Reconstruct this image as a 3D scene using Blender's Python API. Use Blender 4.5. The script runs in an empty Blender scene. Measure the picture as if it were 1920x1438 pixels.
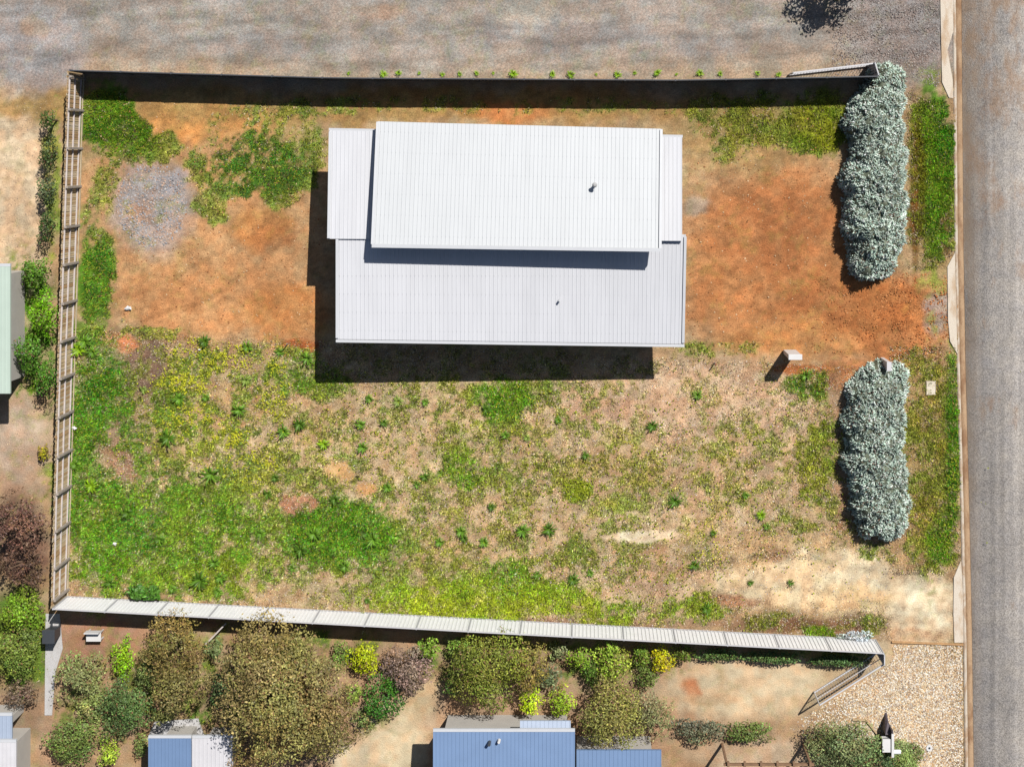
import bpy, bmesh, math, random
import numpy as np
from mathutils import Vector, Matrix
random.seed(7)
RNG = np.random.default_rng(11)
scene = bpy.context.scene

# ------------------------------------------------------------------ camera, sky, sun, exposure
S = 39.0                     # photo pixels per metre on the ground
CX, CY, CH = (1100 - 960) / S, (719 - 300) / S, 65.0     # the point straight below the drone, and its height
cam_d = bpy.data.cameras.new('camera'); cam = bpy.data.objects.new('camera', cam_d)
scene.collection.objects.link(cam); scene.camera = cam
cam.location = (CX, CY, CH); cam.rotation_euler = (0, 0, 0)
cam_d.sensor_width = 36; cam_d.lens = 36 * CH / (1920 / S)
cam_d.shift_x = (960 - 1100) / 1920; cam_d.shift_y = -(719 - 300) / 1920
cam_d.clip_start = 0.5; cam_d.clip_end = 3000

ELEV = math.radians(50); AZ = math.atan2(0.557, 0.831)   # sun towards upper right of the photo
world = bpy.data.worlds.new('World'); scene.world = world; world.use_nodes = True
wn = world.node_tree; wn.nodes.clear()
sky = wn.nodes.new('ShaderNodeTexSky'); sky.sky_type = 'NISHITA'; sky.sun_disc = False
sky.sun_elevation = ELEV; sky.sun_rotation = AZ
bg = wn.nodes.new('ShaderNodeBackground'); bg.inputs['Strength'].default_value = 0.05
wo = wn.nodes.new('ShaderNodeOutputWorld')
wn.links.new(sky.outputs[0], bg.inputs[0]); wn.links.new(bg.outputs[0], wo.inputs[0])
sun_d = bpy.data.lights.new('sun', 'SUN'); sun_d.energy = 5.0; sun_d.angle = math.radians(0.5); sun_d.color = (1, 0.965, 0.91)
sun = bpy.data.objects.new('sun', sun_d); scene.collection.objects.link(sun)
sdir = Vector((math.sin(AZ) * math.cos(ELEV), math.cos(AZ) * math.cos(ELEV), math.sin(ELEV)))
sun.rotation_euler = sdir.to_track_quat('Z', 'Y').to_euler(); sun.location = (20, 30, 60)
scene.view_settings.view_transform = 'Standard'; scene.view_settings.look = 'None'
scene.view_settings.gamma = 1; scene.view_settings.use_curve_mapping = False
scene.view_settings.exposure = 0.73

# ------------------------------------------------------------------ helpers
FC = 2.1
def lin(c):
    c = np.asarray(c, float) / 255.0
    return np.where(c <= 0.04045, c / 12.92, ((c + 0.055) / 1.055) ** 2.4)
def C(r, g, b): return lin((r, g, b)) / FC               # sunlit photo value -> base colour
def W(px, py, h=0.0):                                    # point of height h that the photo shows at this pixel
    x = (px - 960) / S; y = (719 - py) / S; k = (CH - h) / CH
    return (CX + (x - CX) * k, CY + (y - CY) * k, h)
def sm(a, b, x):
    t = np.clip((x - a) / (b - a), 0, 1); return t * t * (3 - 2 * t)
LAT = {}
def vnoise(x, y, seed):
    if seed not in LAT: LAT[seed] = np.random.default_rng(seed).random((256, 256))
    L = LAT[seed]; xi = np.floor(x).astype(int); yi = np.floor(y).astype(int)
    fx = x - xi; fy = y - yi; fx = fx * fx * (3 - 2 * fx); fy = fy * fy * (3 - 2 * fy)
    a = L[xi & 255, yi & 255]; b = L[(xi + 1) & 255, yi & 255]; c = L[xi & 255, (yi + 1) & 255]; d = L[(xi + 1) & 255, (yi + 1) & 255]
    return (a * (1 - fx) + b * fx) * (1 - fy) + (c * (1 - fx) + d * fx) * fy
def fbm(x, y, scale, octv=4, seed=1, gain=0.55):
    s = 0; amp = 1; tot = 0; x = np.asarray(x, float) / scale; y = np.asarray(y, float) / scale
    for o in range(octv):
        s = s + amp * vnoise(x + 17.3 * o, y + 9.1 * o, seed + o); tot += amp; amp *= gain; x = x * 2.03; y = y * 2.03
    return s / tot
def unif(n, sig=0.13): return 1 / (1 + np.exp(-1.7 * (n - 0.5) / sig))

def link(o, parent=None):
    scene.collection.objects.link(o)
    if parent: o.parent = parent
    return o
def tag(o, label=None, cat=None, group=None, kind=None):
    if label: o['label'] = label
    if cat: o['category'] = cat
    if group: o['group'] = group
    if kind: o['kind'] = kind
    return o
def empty(name, loc=(0, 0, 0), rz=0):
    o = bpy.data.objects.new(name, None); o.location = loc; o.rotation_euler = (0, 0, rz); o.empty_display_size = 0.2
    return link(o)
def npmesh(name, V, F, mat, parent=None, col=None, smooth=False, alpha=None):
    V = np.asarray(V, np.float32); F = np.asarray(F, np.int32); n = F.shape[1]
    me = bpy.data.meshes.new(name)
    me.vertices.add(len(V)); me.vertices.foreach_set('co', V.ravel())
    me.loops.add(F.size); me.loops.foreach_set('vertex_index', F.ravel())
    me.polygons.add(len(F)); me.polygons.foreach_set('loop_start', np.arange(0, F.size, n, dtype=np.int32))
    if col is not None:
        a = me.color_attributes.new('Col', 'FLOAT_COLOR', 'POINT')
        a.data.foreach_set('color', np.concatenate([col, np.ones((len(col), 1)) if alpha is None else alpha[:, None]], 1).astype(np.float32).ravel())
    me.update(calc_edges=True)
    if smooth: me.polygons.foreach_set('use_smooth', np.ones(len(F), bool))
    if mat: me.materials.append(mat)
    return link(bpy.data.objects.new(name, me), parent)
class MB:
    """collects boxes, bars and tubes into one mesh"""
    def __init__(s): s.v = []; s.f = []
    def hexa(s, p):
        b = len(s.v); s.v += [tuple(q) for q in p]
        s.f += [(b, b+3, b+2, b+1), (b+4, b+5, b+6, b+7), (b, b+1, b+5, b+4), (b+1, b+2, b+6, b+5), (b+2, b+3, b+7, b+6), (b+3, b, b+4, b+7)]
        return s
    def box(s, x0, x1, y0, y1, z0, z1):
        return s.hexa([(x0,y0,z0),(x1,y0,z0),(x1,y1,z0),(x0,y1,z0),(x0,y0,z1),(x1,y0,z1),(x1,y1,z1),(x0,y1,z1)])
    def bar(s, a, b, w, h):
        a = Vector(a); b = Vector(b); d = (b - a).normalized()
        up = Vector((0, 0, 1)) if abs(d.z) < 0.95 else Vector((0, 1, 0))
        sd = d.cross(up).normalized() * w / 2; u = sd.cross(d).normalized() * h / 2
        return s.hexa([a-sd-u, a+sd-u, a+sd+u, a-sd+u, b-sd-u, b+sd-u, b+sd+u, b-sd+u])
    def tube(s, a, b, r0, r1=None, n=8, caps=True):
        r1 = r0 if r1 is None else r1; a = Vector(a); b = Vector(b); d = (b - a).normalized()
        up = Vector((0, 0, 1)) if abs(d.z) < 0.95 else Vector((0, 1, 0))
        sd = d.cross(up).normalized(); u = sd.cross(d).normalized(); base = len(s.v)
        for c, r in ((a, r0), (b, r1)):
            for i in range(n):
                t = 2 * math.pi * i / n; s.v.append(tuple(c + sd * math.cos(t) * r + u * math.sin(t) * r))
        for i in range(n): j = (i + 1) % n; s.f.append((base+i, base+j, base+n+j, base+n+i))
        if caps: s.f.append(tuple(base + i for i in reversed(range(n)))); s.f.append(tuple(base + n + i for i in range(n)))
        return s
    def poly(s, pts, z0, z1):
        n = len(pts); b = len(s.v)
        area = sum(pts[i][0]*pts[(i+1)%n][1] - pts[(i+1)%n][0]*pts[i][1] for i in range(n))
        if area < 0: pts = pts[::-1]
        s.v += [(p[0], p[1], z0) for p in pts] + [(p[0], p[1], z1) for p in pts]
        s.f.append(tuple(b + n + i for i in range(n))); s.f.append(tuple(b + i for i in reversed(range(n))))
        for i in range(n): j = (i + 1) % n; s.f.append((b+i, b+j, b+n+j, b+n+i))
        return s
    def mesh(s, name, mat):
        me = bpy.data.meshes.new(name); me.from_pydata(s.v, [], s.f); me.update(); me.materials.append(mat)
        bm = bmesh.new(); bm.from_mesh(me); bmesh.ops.recalc_face_normals(bm, faces=bm.faces); bm.to_mesh(me); bm.free()
        return me
    def build(s, name, mat, parent=None, bevel=0):
        o = link(bpy.data.objects.new(name, s.mesh(name, mat)), parent)
        if bevel:
            m = o.modifiers.new('bevel', 'BEVEL'); m.width = bevel; m.segments = 2; m.limit_method = 'ANGLE'
        return o

# ------------------------------------------------------------------ materials
def nodes(name):
    m = bpy.data.materials.new(name); m.use_nodes = True; nt = m.node_tree
    return m, nt, nt.nodes['Principled BSDF']
def N(nt, t, **kw):
    n = nt.nodes.new(t)
    for k, v in kw.items():
        if k in n.inputs.keys() if hasattr(n.inputs, 'keys') else False: n.inputs[k].default_value = v
        else: setattr(n, k, v)
    return n
def mixc(nt, typ, fac, a, b):
    n = nt.nodes.new('ShaderNodeMix'); n.data_type = 'RGBA'; n.blend_type = typ
    for i, v in ((0, fac), (6, a), (7, b)):
        if hasattr(v, 'is_output') or isinstance(v, bpy.types.NodeSocket): nt.links.new(v, n.inputs[i])
        else: n.inputs[i].default_value = v if i == 0 else (*v, 1)
    return n.outputs[2]
def ramp(nt, src, stops):
    r = nt.nodes.new('ShaderNodeValToRGB'); e = r.color_ramp.elements
    while len(e) < len(stops): e.new(0.5)
    for i, (p, c) in enumerate(stops): e[i].position = p; e[i].color = (c, c, c, 1) if isinstance(c, (int, float)) else (*c, 1)
    nt.links.new(src, r.inputs[0]); return r.outputs[0]
def pos(nt, scale=(1, 1, 1), rot=(0, 0, 0), obj=False):
    m = nt.nodes.new('ShaderNodeMapping'); m.inputs['Scale'].default_value = scale; m.inputs['Rotation'].default_value = rot
    if obj: nt.links.new(nt.nodes.new('ShaderNodeTexCoord').outputs['Object'], m.inputs[0])
    else: nt.links.new(nt.nodes.new('ShaderNodeNewGeometry').outputs['Position'], m.inputs[0])
    return m.outputs[0]
def noise(nt, vec, scale, detail=4, rough=0.6):
    n = nt.nodes.new('ShaderNodeTexNoise'); n.inputs['Scale'].default_value = scale; n.inputs['Detail'].default_value = detail
    n.inputs['Roughness'].default_value = rough; nt.links.new(vec, n.inputs['Vector']); return n.outputs[0]
def bump(nt, b, h, strength, dist):
    n = nt.nodes.new('ShaderNodeBump'); n.inputs['Strength'].default_value = strength; n.inputs['Distance'].default_value = dist
    nt.links.new(h, n.inputs['Height']); nt.links.new(n.outputs[0], b.inputs['Normal'])
def attr(nt):
    a = nt.nodes.new('ShaderNodeVertexColor'); a.layer_name = 'Col'; return a.outputs[0]

def earth_mat(name, speck=(0.55, 1.5), sc=14, bs=0.8, bd=0.05):
    m, nt, b = nodes(name); v = pos(nt)
    n1 = noise(nt, v, sc, 4, 0.75); n2 = noise(nt, v, 1.6, 5, 0.6)
    va = nt.nodes.new('ShaderNodeVertexColor'); va.layer_name = 'Col'; n3 = noise(nt, v, 34, 2, 0.6)
    c = mixc(nt, 'MULTIPLY', va.outputs[1], va.outputs[0], ramp(nt, n1, [(0.32, speck[0]), (0.5, 1.0), (0.68, speck[1])]))
    c = mixc(nt, 'MULTIPLY', va.outputs[1], c, ramp(nt, n3, [(0.3, (.72, .68, .66)), (0.5, (1, 1, 1)), (0.7, (1.3, 1.3, 1.28))]))
    c = mixc(nt, 'MULTIPLY', 1.0, c, ramp(nt, n2, [(0.3, (0.86, 0.84, 0.82)), (0.7, (1.12, 1.12, 1.13))]))
    nt.links.new(c, b.inputs['Base Color']); b.inputs['Roughness'].default_value = 0.95; b.inputs['Specular IOR Level'].default_value = 0.15
    bump(nt, b, n1, bs, bd); b.inputs['Alpha'].default_value = 1; return m
def gravel_mat(name, sc=20, lo=0.5, hi=1.5, bs=0.7, bd=0.03, tint=None):
    m, nt, b = nodes(name); v = pos(nt)
    vo = nt.nodes.new('ShaderNodeTexVoronoi'); vo.inputs['Scale'].default_value = sc; nt.links.new(v, vo.inputs['Vector'])
    sep = nt.nodes.new('ShaderNodeSeparateColor'); nt.links.new(vo.outputs['Color'], sep.inputs[0])
    c = mixc(nt, 'MULTIPLY', 1.0, attr(nt), ramp(nt, sep.outputs[0], [(0.0, lo), (0.5, 1.0), (1.0, hi)]))
    if tint: c = mixc(nt, 'MULTIPLY', 1.0, c, ramp(nt, sep.outputs[1], tint))
    n1 = noise(nt, v, 9, 5, 0.7)
    c = mixc(nt, 'MULTIPLY', 1.0, c, ramp(nt, n1, [(0.35, 0.8), (0.65, 1.17)]))
    nt.links.new(c, b.inputs['Base Color']); b.inputs['Roughness'].default_value = 0.9; b.inputs['Specular IOR Level'].default_value = 0.2
    inv = nt.nodes.new('ShaderNodeMath'); inv.operation = 'SUBTRACT'; inv.inputs[0].default_value = 1; nt.links.new(vo.outputs['Distance'], inv.inputs[1])
    bump(nt, b, inv.outputs[0], bs, bd); return m
def plain_mat(name, col, rough=0.6, var=0.1, sc=3, metal=0, spec=0.4, bs=0, bsc=30, dirt=None, obj=False, stretch=(1, 1, 1)):
    m, nt, b = nodes(name); v = pos(nt, stretch, obj=obj); n1 = noise(nt, v, sc, 5, 0.6)
    lo = tuple(float(x) * (1 - var) for x in col); hi = tuple(min(1, float(x) * (1 + var)) for x in col)
    c = ramp(nt, n1, [(0.3, lo), (0.7, hi)])
    if dirt is not None:
        c = mixc(nt, 'MIX', ramp(nt, noise(nt, v, sc * 0.6, 6, 0.7), [(0.5, 0.0), (0.72, 0.7)]), c, tuple(float(x) for x in dirt))
    nt.links.new(c, b.inputs['Base Color']); b.inputs['Roughness'].default_value = rough; b.inputs['Metallic'].default_value = metal
    b.inputs['Specular IOR Level'].default_value = spec
    if bs: bump(nt, b, noise(nt, v, bsc, 4, 0.7), bs, 0.01)
    return m
def leaf_mat(name, rough=0.55, trans=0.25, spec=0.3):
    m, nt, b = nodes(name); c = attr(nt)
    nt.links.new(c, b.inputs['Base Color']); b.inputs['Roughness'].default_value = rough; b.inputs['Specular IOR Level'].default_value = spec
    t = nt.nodes.new('ShaderNodeBsdfTranslucent'); nt.links.new(c, t.inputs[0]); mx = nt.nodes.new('ShaderNodeMixShader')
    mx.inputs[0].default_value = trans; nt.links.new(b.outputs[0], mx.inputs[1]); nt.links.new(t.outputs[0], mx.inputs[2])
    nt.links.new(mx.outputs[0], nt.nodes['Material Output'].inputs[0]); return m
M_earth = earth_mat('earth'); M_clay = M_earth; M_sand = M_earth
M_gravel = gravel_mat('grey_gravel', 24, 0.74, 1.26, 0.45, 0.015, [(0, (1.05, 0.97, 0.95)), (1, (0.96, 1.02, 1.05))])
M_leaf = leaf_mat('leaf'); M_grass = leaf_mat('grass_blade', 0.6, 0.3, 0.2); M_silver = leaf_mat('silver_leaf', 0.7, 0.12, 0.25)
M_bark = plain_mat('bark', C(120, 95, 75), 0.9, 0.3, 8, bs=0.5)

# ------------------------------------------------------------------ colour of the ground, patch by patch
KERB = [(-400, 1783), (0, 1786), (480, 1790), (700, 1794), (960, 1801), (1200, 1806), (1438, 1809), (1800, 1814)]
def kerb_x(py): return np.interp(py, [k[0] for k in KERB], [k[1] for k in KERB])
LOT_TOP = lambda px: np.interp(px, [100, 1665], [616, 690])
LOT_BOT = lambda px: np.interp(px, [125, 1668], [1118, 1204])
# soil patches (x, y, rx, ry, photo colour, strength), later ones lie over earlier ones
SOIL = [
 (900, 900, 1400, 1400, (190, 160, 122), 1),
 # gravel yard along the top, sandy side yard at left
 (900, -60, 1500, 232, (172, 161, 150), 1), (60, 90, 120, 90, (168, 160, 156), .9), (350, 40, 160, 40, (176, 168, 158), .6), (980, 40, 60, 60, (190, 182, 166), .6),
 (1040, 70, 200, 30, (158, 150, 147), .5), (500, 85, 150, 22, (158, 150, 145), .5), (1300, 90, 120, 20, (155, 147, 142), .5), (1690, 60, 110, 120, (150, 140, 136), .8),
 (1700, 120, 60, 40, (148, 133, 124), .5), (720, 20, 60, 14, (185, 150, 120), .5), (60, 50, 30, 20, (180, 150, 120), .6),
 (20, 330, 88, 170, (233, 204, 168), 1), (30, 520, 60, 120, (226, 196, 160), .9), (40, 830, 60, 95, (218, 190, 165), 1), (40, 900, 60, 60, (190, 160, 140), .7),
 (40, 1010, 60, 110, (126, 96, 82), 1), (40, 1200, 60, 110, (100, 112, 52), .9), (40, 1330, 60, 60, (150, 130, 110), .8),
 # block with the house
 (380, 400, 250, 245, (208, 160, 112), 1), (330, 230, 70, 40, (226, 160, 92), .9), (450, 225, 90, 35, (224, 165, 100), .9), (400, 560, 190, 70, (216, 158, 106), 1), (540, 590, 90, 60, (205, 140, 82), .8),
 (490, 420, 60, 40, (215, 150, 88), .8), (520, 440, 50, 40, (170, 110, 66), .6), (285, 385, 78, 88, (178, 166, 160), 1), (270, 405, 30, 26, (205, 152, 112), .6), (330, 340, 30, 25, (170, 170, 176), .6),
 (600, 200, 1000, 34, (178, 142, 88), .9), (950, 212, 90, 22, (212, 140, 86), .9),
 (1460, 480, 190, 200, (200, 138, 88), 1), (1440, 430, 120, 90, (188, 124, 78), .7), (1350, 560, 90, 70, (206, 140, 88), .7), (1550, 560, 90, 70, (186, 120, 72), .7), (1500, 640, 180, 40, (208, 145, 88), .8),
 (1310, 385, 30, 25, (185, 165, 145), .7), (1420, 250, 190, 70, (182, 150, 100), .8), (1680, 590, 110, 85, (202, 130, 76), 1), (1755, 580, 26, 45, (178, 168, 160), .7), (1690, 660, 70, 40, (192, 128, 80), .8),
 # empty lot
 (900, 905, 820, 250, (214, 183, 142), 1), (270, 690, 40, 70, (136, 108, 92), .9), (215, 800, 50, 60, (160, 128, 100), .8), (240, 860, 40, 40, (170, 125, 100), .7), (205, 638, 34, 14, (218, 150, 108), .8), (235, 645, 25, 16, (222, 146, 102), .9),
 (560, 652, 40, 16, (190, 112, 64), 1), (450, 765, 80, 50, (196, 158, 112), .9), (600, 790, 70, 60, (204, 168, 124), .7), (560, 950, 40, 24, (196, 138, 104), .9), (640, 882, 32, 20, (224, 182, 126), 1), (690, 912, 24, 12, (222, 172, 116), 1),
 (1300, 760, 260, 90, (226, 190, 156), .9), (1120, 770, 70, 30, (220, 176, 142), .7), (1350, 890, 260, 90, (212, 178, 142), .8), (1180, 880, 90, 60, (196, 162, 122), .6), (850, 1020, 120, 40, (198, 164, 124), .6), (980, 850, 90, 50, (196, 164, 122), .6),
 (1210, 1004, 80, 13, (248, 226, 190), 1), (1200, 1030, 60, 14, (178, 128, 96), .7), (1240, 1080, 120, 40, (198, 158, 128), .7), (1300, 1090, 50, 20, (222, 190, 150), .7),
 (1480, 1050, 150, 60, (218, 182, 136), .8), (1560, 1075, 130, 48, (242, 218, 178), 1), (1450, 1100, 150, 35, (238, 210, 168), .95), (1640, 1100, 60, 50, (244, 222, 184), .9), (1450, 1040, 40, 18, (176, 140, 105), .8), (1600, 1120, 90, 22, (228, 196, 150), .9), (1700, 1030, 60, 40, (196, 160, 116), .7),
 (1500, 1172, 170, 18, (134, 100, 74), .9), (1600, 1165, 70, 22, (140, 105, 80), .7), (1375, 1128, 60, 10, (196, 140, 104), .8), (660, 1110, 130, 24, (196, 170, 130), .8), (760, 1060, 60, 30, (186, 158, 122), .6),
 (1590, 700, 60, 30, (188, 118, 70), .7), (1500, 694, 70, 10, (200, 120, 66), .9), (1565, 850, 26, 150, (166, 132, 104), .8), (1600, 1000, 60, 30, (160, 126, 96), .7),
 # verge
 (1745, 340, 50, 185, (150, 126, 66), .9), (1713, 350, 9, 170, (122, 84, 36), 1), (1745, 860, 55, 200, (182, 150, 100), 1), (1725, 980, 30, 80, (172, 130, 84), .8), (1760, 420, 26, 60, (150, 108, 64), .8), (1770, 175, 24, 14, (196, 166, 130), .9),
 (1732, 1140, 70, 70, (248, 228, 192), 1), (1720, 1188, 60, 14, (206, 160, 118), .8), (1700, 1160, 30, 14, (190, 160, 125), .6),
 # gardens to the south
 (800, 1330, 760, 150, (184, 150, 120), .9), (190, 1200, 90, 60, (182, 138, 112), 1), (800, 1170, 560, 12, (150, 116, 98), .7), (735, 1380, 70, 80, (232, 208, 170), 1), (790, 1310, 40, 50, (218, 190, 150), 1), (850, 1352, 70, 20, (214, 180, 145), .8), (665, 1420, 60, 40, (230, 206, 170), 1),
 (1400, 1290, 165, 62, (232, 206, 168), 1), (1430, 1415, 110, 40, (212, 182, 150), 1), (1295, 1290, 20, 22, (200, 120, 72), .8), (1330, 1310, 60, 12, (218, 180, 138), .7), (1700, 1330, 110, 140, (234, 208, 172), 1),
 (100, 1390, 40, 60, (200, 165, 135), .8),
]
# how much of the ground grows green: (x, y, rx, ry, share, strength)
GREEN = [
 (900, 900, 1500, 1500, 0.0, 1), (900, 905, 830, 255, 0.36, 1),
 (190, 870, 90, 280, 0.9, 1), (340, 1010, 210, 130, 0.85, 1), (330, 760, 150, 140, 0.64, .9), (480, 690, 140, 50, 0.5, .9), (560, 700, 60, 40, 0.75, .9), (610, 730, 40, 30, .9, .9), (520, 900, 110, 60, 0.66, .9), (230, 840, 60, 60, 0.3, .8), (270, 690, 40, 60, .25, .9),
 (640, 1000, 125, 75, 0.97, 1), (560, 950, 36, 20, 0.25, 1), (460, 1030, 60, 50, 0.6, .8), (420, 760, 80, 50, .3, .7), (940, 745, 60, 40, 0.75, 1), (1000, 745, 36, 30, 0.7, 1), (860, 770, 60, 36, .6, .9), (760, 730, 100, 30, 0.5, .8), (950, 790, 40, 30, .8, .8),
 (870, 880, 50, 45, 0.7, .9), (830, 850, 40, 25, .6, .8), (980, 900, 70, 40, 0.5, .8), (1082, 917, 32, 28, 0.93, 1), (1170, 940, 30, 16, .7, .8), (640, 850, 60, 40, .4, .7), (760, 940, 60, 40, .45, .7),
 (900, 1120, 230, 55, 0.86, 1), (640, 1105, 80, 26, 0.35, 1), (760, 1075, 120, 40, .6, .8), (960, 1080, 60, 40, 0.85, .9), (1060, 1035, 40, 24, 0.75, 1), (1130, 1150, 90, 26, .7, .9), (1280, 1150, 90, 26, .5, .9), (1310, 1135, 26, 24, .95, 1), (1470, 1165, 160, 18, .5, .8), (1535, 1183, 40, 14, .95, 1), (1640, 1170, 26, 24, .8, .9),
 (1300, 780, 150, 70, .16, .8), (1200, 760, 60, 40, .18, .8), (1380, 1000, 200, 60, .22, .8), (1480, 1080, 160, 60, .03, 1), (1600, 1090, 90, 50, .02, 1), (1210, 1004, 72, 10, 0, 1), (640, 884, 30, 16, 0, 1), (690, 912, 22, 10, 0, 1),
 (1520, 720, 40, 28, .85, 1), (1530, 850, 36, 150, .62, 1), (1470, 790, 70, 40, .4, .8), (1380, 830, 60, 50, .4, .8), (1420, 920, 60, 50, .4, .8), (1500, 980, 60, 22, .5, .8), (1560, 960, 20, 60, .3, .8), (1640, 1040, 40, 20, .6, .9),
 (1750, 330, 50, 185, .97, 1), (1713, 350, 7, 170, .3, .9), (1770, 425, 14, 60, .55, .8), (1750, 870, 60, 230, .72, 1), (1785, 800, 18, 180, .85, 1), (1765, 1010, 36, 66, .9, 1), (1720, 700, 40, 60, .4, .8), (1720, 880, 26, 60, .5, .8), (1740, 520, 40, 30, .35, .8), (1745, 620, 14, 50, .4, .8), (1720, 560, 40, 40, 0, .5),
 (200, 225, 60, 70, 1.0, 1), (240, 265, 46, 60, .95, 1), (300, 280, 40, 26, .9, 1), (200, 350, 30, 60, .6, .9), (182, 520, 36, 100, 1.0, 1), (175, 430, 26, 60, .6, .9), (490, 255, 30, 30, .92, 1), (450, 330, 60, 42, .95, 1), (550, 290, 70, 80, .9, .9), (420, 300, 90, 60, .5, .7), (500, 225, 90, 40, .45, .7), (400, 350, 50, 40, .7, .7), (530, 360, 40, 26, .85, 1), (390, 390, 40, 30, .85, 1), (370, 300, 24, 20, .7, .9), (420, 240, 36, 30, .4, .6), (285, 385, 70, 80, .15, .8), (600, 200, 80, 20, .7, .8), (1000, 200, 600, 14, .4, .8), (290, 622, 50, 14, .9, 1), (150, 620, 30, 16, .9, 1),
 (1420, 230, 140, 55, .7, .9), (1530, 235, 66, 66, 1.0, 1), (1340, 225, 60, 30, .5, .8), (1380, 215, 90, 30, .7, .8), (1340, 655, 80, 18, .7, .9), (1370, 285, 50, 20, .5, .7),
 (50, 620, 60, 150, .7, .9), (40, 1200, 60, 110, .8, .9), (100, 340, 16, 150, .8, 1), (450, 1190, 200, 30, .3, .8), (330, 1300, 200, 110, .6, .8), (600, 1215, 120, 30, .6, .8), (1000, 1240, 320, 50, .45, .8), (1500, 1225, 150, 12, .7, 1), (700, 1330, 40, 40, .5, .7), (150, 1330, 60, 60, .4, .8),
]
HUE = [  # colour of that green
 (900, 900, 1500, 1500, (150, 160, 74), 1), (190, 870, 90, 280, (96, 148, 36), 1), (340, 1010, 200, 130, (112, 160, 38), .9), (190, 720, 60, 90, (78, 142, 30), 1), (380, 740, 130, 110, (134, 160, 50), .9), (560, 710, 80, 50, (118, 154, 46), .9), (640, 1000, 125, 75, (92, 150, 32), 1), (260, 1000, 60, 50, (78, 146, 40), .7), (180, 1060, 60, 60, (112, 164, 30), .7), (420, 1080, 90, 40, (138, 164, 38), .8),
 (940, 750, 60, 50, (102, 164, 28), .9), (870, 880, 60, 50, (108, 160, 34), .8), (1082, 917, 34, 30, (148, 184, 40), 1), (900, 1125, 240, 50, (170, 198, 44), 1), (960, 1080, 60, 40, (110, 166, 36), .8), (1130, 1150, 90, 26, (150, 176, 40), .9), (1300, 1140, 90, 26, (140, 170, 36), .8), (1300, 880, 260, 180, (176, 176, 84), .7), (1530, 850, 40, 150, (146, 158, 54), .9), (1520, 720, 40, 26, (96, 134, 44), .9), (1500, 1170, 160, 20, (112, 116, 38), .8), (1535, 1183, 40, 14, (110, 162, 24), .9),
 (1750, 330, 44, 180, (88, 134, 20), 1), (1720, 350, 14, 160, (106, 96, 20), .8), (1775, 250, 20, 70, (66, 128, 14), .9), (1712, 190, 8, 50, (130, 170, 10), .8), (1750, 870, 48, 210, (150, 148, 60), 1), (1786, 820, 14, 190, (82, 140, 20), 1), (1765, 1010, 34, 60, (86, 140, 22), 1),
 (220, 240, 90, 80, (86, 128, 24), 1), (480, 310, 110, 70, (78, 124, 38), 1), (180, 520, 40, 90, (86, 136, 34), 1), (1530, 240, 60, 60, (126, 140, 28), 1), (1400, 230, 120, 50, (132, 136, 50), .9), (50, 620, 60, 150, (84, 136, 22), 1), (40, 1200, 60, 110, (106, 134, 48), 1), (800, 1300, 760, 130, (98, 122, 44), .8),
]
def warp(px, py):
    a = (fbm(px, py, 60, 4, 31) - 0.5) * 46 + (fbm(px, py, 14, 2, 41) - 0.5) * 14
    b = (fbm(px, py, 60, 4, 51) - 0.5) * 46 + (fbm(px, py, 14, 2, 61) - 0.5) * 14
    return a, b
def paint(px, py, table, dim, wa, wb, soft=(1.25, 0.6)):
    out = np.zeros(px.shape + ((3,) if dim == 3 else ()))
    for (x, y, rx, ry, c, st) in table:
        k = min(1.0, min(rx, ry) / 30.0)
        d = np.sqrt(((px + wa * k - x) / rx) ** 2 + ((py + wb * k - y) / ry) ** 2)
        w = sm(soft[0], soft[1], d) * st
        if dim == 3: out = out * (1 - w[..., None]) + w[..., None] * np.asarray(lin(c))
        else: out = out * (1 - w) + w * c
    return out
TRACKS = [([(1800, 575), (1660, 590), (1520, 560), (1400, 500), (1330, 430)], 11), ([(1800, 620), (1660, 640), (1500, 620), (1340, 600), (1300, 560)], 11), ([(1800, 1120), (1640, 1100), (1480, 1075), (1330, 1085)], 12), ([(-60, 60), (300, 70), (800, 95), (1300, 80), (1740, 60)], 14), ([(-60, 110), (260, 40), (700, 30), (1100, 45), (1760, 20)], 14), ([(200, 600), (330, 560), (470, 470), (560, 400)], 10)]
def pdist(px, py, pts):
    d = np.full(px.shape, 1e9)
    for (x0, y0), (x1, y1) in zip(pts[:-1], pts[1:]):
        L2 = (x1 - x0) ** 2 + (y1 - y0) ** 2; t = np.clip(((px - x0) * (x1 - x0) + (py - y0) * (y1 - y0)) / L2, 0, 1)
        d = np.minimum(d, np.hypot(px - x0 - t * (x1 - x0), py - y0 - t * (y1 - y0)))
    return d
def ruts(px, py):
    r = np.zeros(px.shape)
    for pts, w in TRACKS:
        d = pdist(px + (fbm(px, py, 80, 2, 301) - .5) * 30, py + (fbm(px, py, 80, 2, 311) - .5) * 30, pts)
        r = np.maximum(r, np.exp(-((d - w * 2.6) / w * 1.9) ** 2))          # a pair of wheel marks either side of the line
    return r * (.45 + .55 * unif(fbm(px, py, 22, 3, 321)))
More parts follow.
